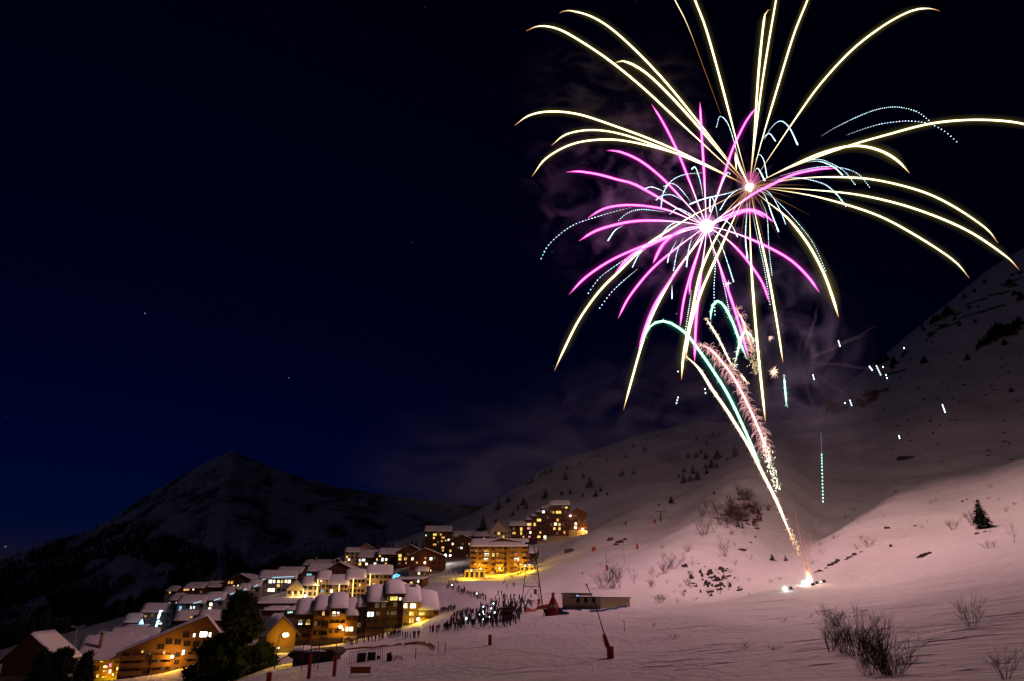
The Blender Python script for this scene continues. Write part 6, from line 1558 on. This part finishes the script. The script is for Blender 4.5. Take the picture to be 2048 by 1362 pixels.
line((774,1276), (800,1273), 10, 1.0, 'standing before the tallest row house', 'strollers before the row houses'); line((806,1279), (836,1277), 7, 1.4, 'walking before the yellow lit row house', 'strollers before the row houses'); line((858,1266), (878,1264), 5, 1.6, 'standing at the corner of the end row house', 'strollers before the row houses')
for i, (px, py, w) in enumerate([(1010,1166,'alone on the slope below the apartment house'),(1007,1168,'crouched on the slope below the apartment house'),(1014,1177,'sitting on a sledge high on the run'),(1026,1174,'on the slope behind the pylon'),(1029,1174,'beside another on the slope behind the pylon'),(1024,1157,'climbing to the flooded apartment house'),(1036,1152,'by the lit garage wing'),(1040,1151,'next to the lit garage wing'),(1052,1156,'under the top of the pylon'),(1085,1124,'alone far up the slope'),(1089,1232,'on skis beside the red tent'),(1092,1232,'in front of the red tent'),(1022,1197,'standing uphill of the crowd'),(1030,1194,'uphill of the crowd beside the pylon'),(1062,1196,'inside the legs of the pylon'),(996,1192,'apart from the crowd on its uphill side'),(1003,1192,'also apart from the crowd on its uphill side')]): person(px, py, w, 'people scattered on the slope')
# phones and torches held up
PH = [(904,1170),(953.5,1187),(987,1207),(967,1213.5),(982.5,1217),(997.6,1217),(967,1223.5),(990,1225),(959.6,1229),(967,1229),(979,1234),(967,1239),(933.7,1237)]
for i, (px, py) in enumerate(PH):
    g_ = on(px, py + 12); q = at(px, py, g_.y)
    t = thing('torch', 'bluish white torch held up in the crowd' if i > 1 else 'bluish white torch held up in the queue', 'torch', q, 0, 'torches held up in the crowd')
    mb = MB(); mb.tube([(0, 0.05, -0.22), (0, 0, 0)], 0.03, 6); link('handle', mb.mesh('handle', DARKM), t)
    r = 0.17 if i != 12 else 0.27
    bm = bmesh.new(); bmesh.ops.create_icosphere(bm, subdivisions=2, radius=r); me = bpy.data.meshes.new('bulb'); bm.to_mesh(me); bm.free(); me.materials.append(emit_mat('torch_bulb_teal', (0.2, 0.9, 0.9), 3) if i == 5 else emit_mat('torch_bulb', (0.6, 0.85, 1.0), 7)); link('bulb', me, t)
    w_ = person(px + 1.5, py + 12, 'raising a torch in the crowd', 'torch holders')
# ------------------------------------------------------------------ tracks and wind ridges on the near snow
def ridge(pts, r, name='snow_ridge', lab='low snow ridge beside a ski track', flat=0.5, seed=0):
    c2 = spline(pts, 6); P_ = [on(p.x, p.y) for p in c2]; P_ = [p for p in P_ if p is not None and p.y < 260]
    if len(P_) < 3: return
    mb = MB(); rs = []
    for i, p in enumerate(P_):
        e = min(1, i / 4, (len(P_) - 1 - i) / 4); rs.append(max(0.02, r * (0.55 + 0.7 * abs(noise.noise(p * 0.35 + Vector((seed, 0, 0))))) * e))
    mb.tube(P_, rs, 8)
    vs = []
    for i in range(len(P_)):
        for j in range(8):
            v = Vector(mb.v[i * 8 + j]); vs.append((v.x, v.y, P_[i].z - 0.3 * rs[i] + (v.z - P_[i].z) * flat))
    mb.v = vs
    o = link(name, mb.mesh(name, SNOW, True), None, kind='structure'); o['label'] = lab
RG = [[(1300,1262),(1420,1250),(1560,1236),(1700,1222),(1850,1212),(2046,1196)],[(1420,1226),(1560,1216),(1700,1202),(1860,1186),(2046,1170)],[(1560,1205),(1720,1190),(1900,1168),(2046,1152)],[(1500,1262),(1560,1254),(1620,1247),(1700,1240)],[(1760,1264),(1860,1252),(1960,1244),(2046,1236)],
 [(1680,1216),(1780,1212),(1900,1204),(2046,1192)],[(1740,1230),(1840,1222),(1960,1212)],[(1800,1268),(1900,1258),(2046,1246)],[(1860,1326),(1930,1334),(2046,1340)],[(1500,1318),(1560,1322),(1620,1336),(1660,1358)],[(1260,1312),(1340,1324),(1420,1338),(1500,1358)],[(1262,1318),(1310,1338),(1350,1358)],[(1200,1336),(1280,1330),(1360,1322),(1440,1318)],
 [(1228,1264),(1246,1282),(1268,1292),(1270,1304)],[(1105,1242),(1180,1232),(1260,1226),(1380,1216),(1500,1206)],[(1110,1252),(1150,1246),(1210,1240)],[(1030,1292),(1100,1276),(1200,1262),(1290,1252)],[(1040,1286),(1120,1268),(1210,1258)],[(1080,1302),(1150,1288),(1240,1282)],[(1190,1310),(1300,1312),(1420,1306)],[(1190,1350),(1260,1346),(1330,1352)],[(880,1300),(960,1296),(1040,1302),(1110,1312),(1180,1324),(1188,1358)]]
for i, r in enumerate(RG): ridge(r, 0.26 if i < 9 else 0.2, seed=i * 3)
for i in range(90):
    x = pg.uniform(1240, 2010); y = pg.uniform(1205, 1345); L_ = pg.uniform(20, 130)
    ridge([(x, y), (x + L_ * 0.5, y - L_ * 0.055 + pg.gauss(0, 1)), (x + L_, y - L_ * 0.10)], pg.uniform(0.07, 0.22), seed=i + 50, flat=0.75)
for i in range(46):                                     # churned snow beside the snow lance
    x = pg.uniform(1190, 1420); y = pg.uniform(1318, 1358); a = pg.uniform(-0.5, 0.9); L_ = pg.uniform(10, 60)
    ridge([(x, y), (x + L_ * 0.5 * math.cos(a), y + L_ * 0.2 * math.sin(a) + pg.gauss(0, 1)), (x + L_ * math.cos(a), y + L_ * 0.4 * math.sin(a))], pg.uniform(0.05, 0.11), seed=i + 150, flat=0.9)
for i in range(40):                                     # old ski tracks down the bright bank
    x = pg.uniform(1620, 2020); y = pg.uniform(1000, 1150); L_ = pg.uniform(20, 90)
    ridge([(x, y), (x + L_ * 0.5, y - L_ * 0.14 + pg.gauss(0, 1)), (x + L_, y - L_ * 0.26)], pg.uniform(0.1, 0.25), seed=i + 250, flat=0.6)
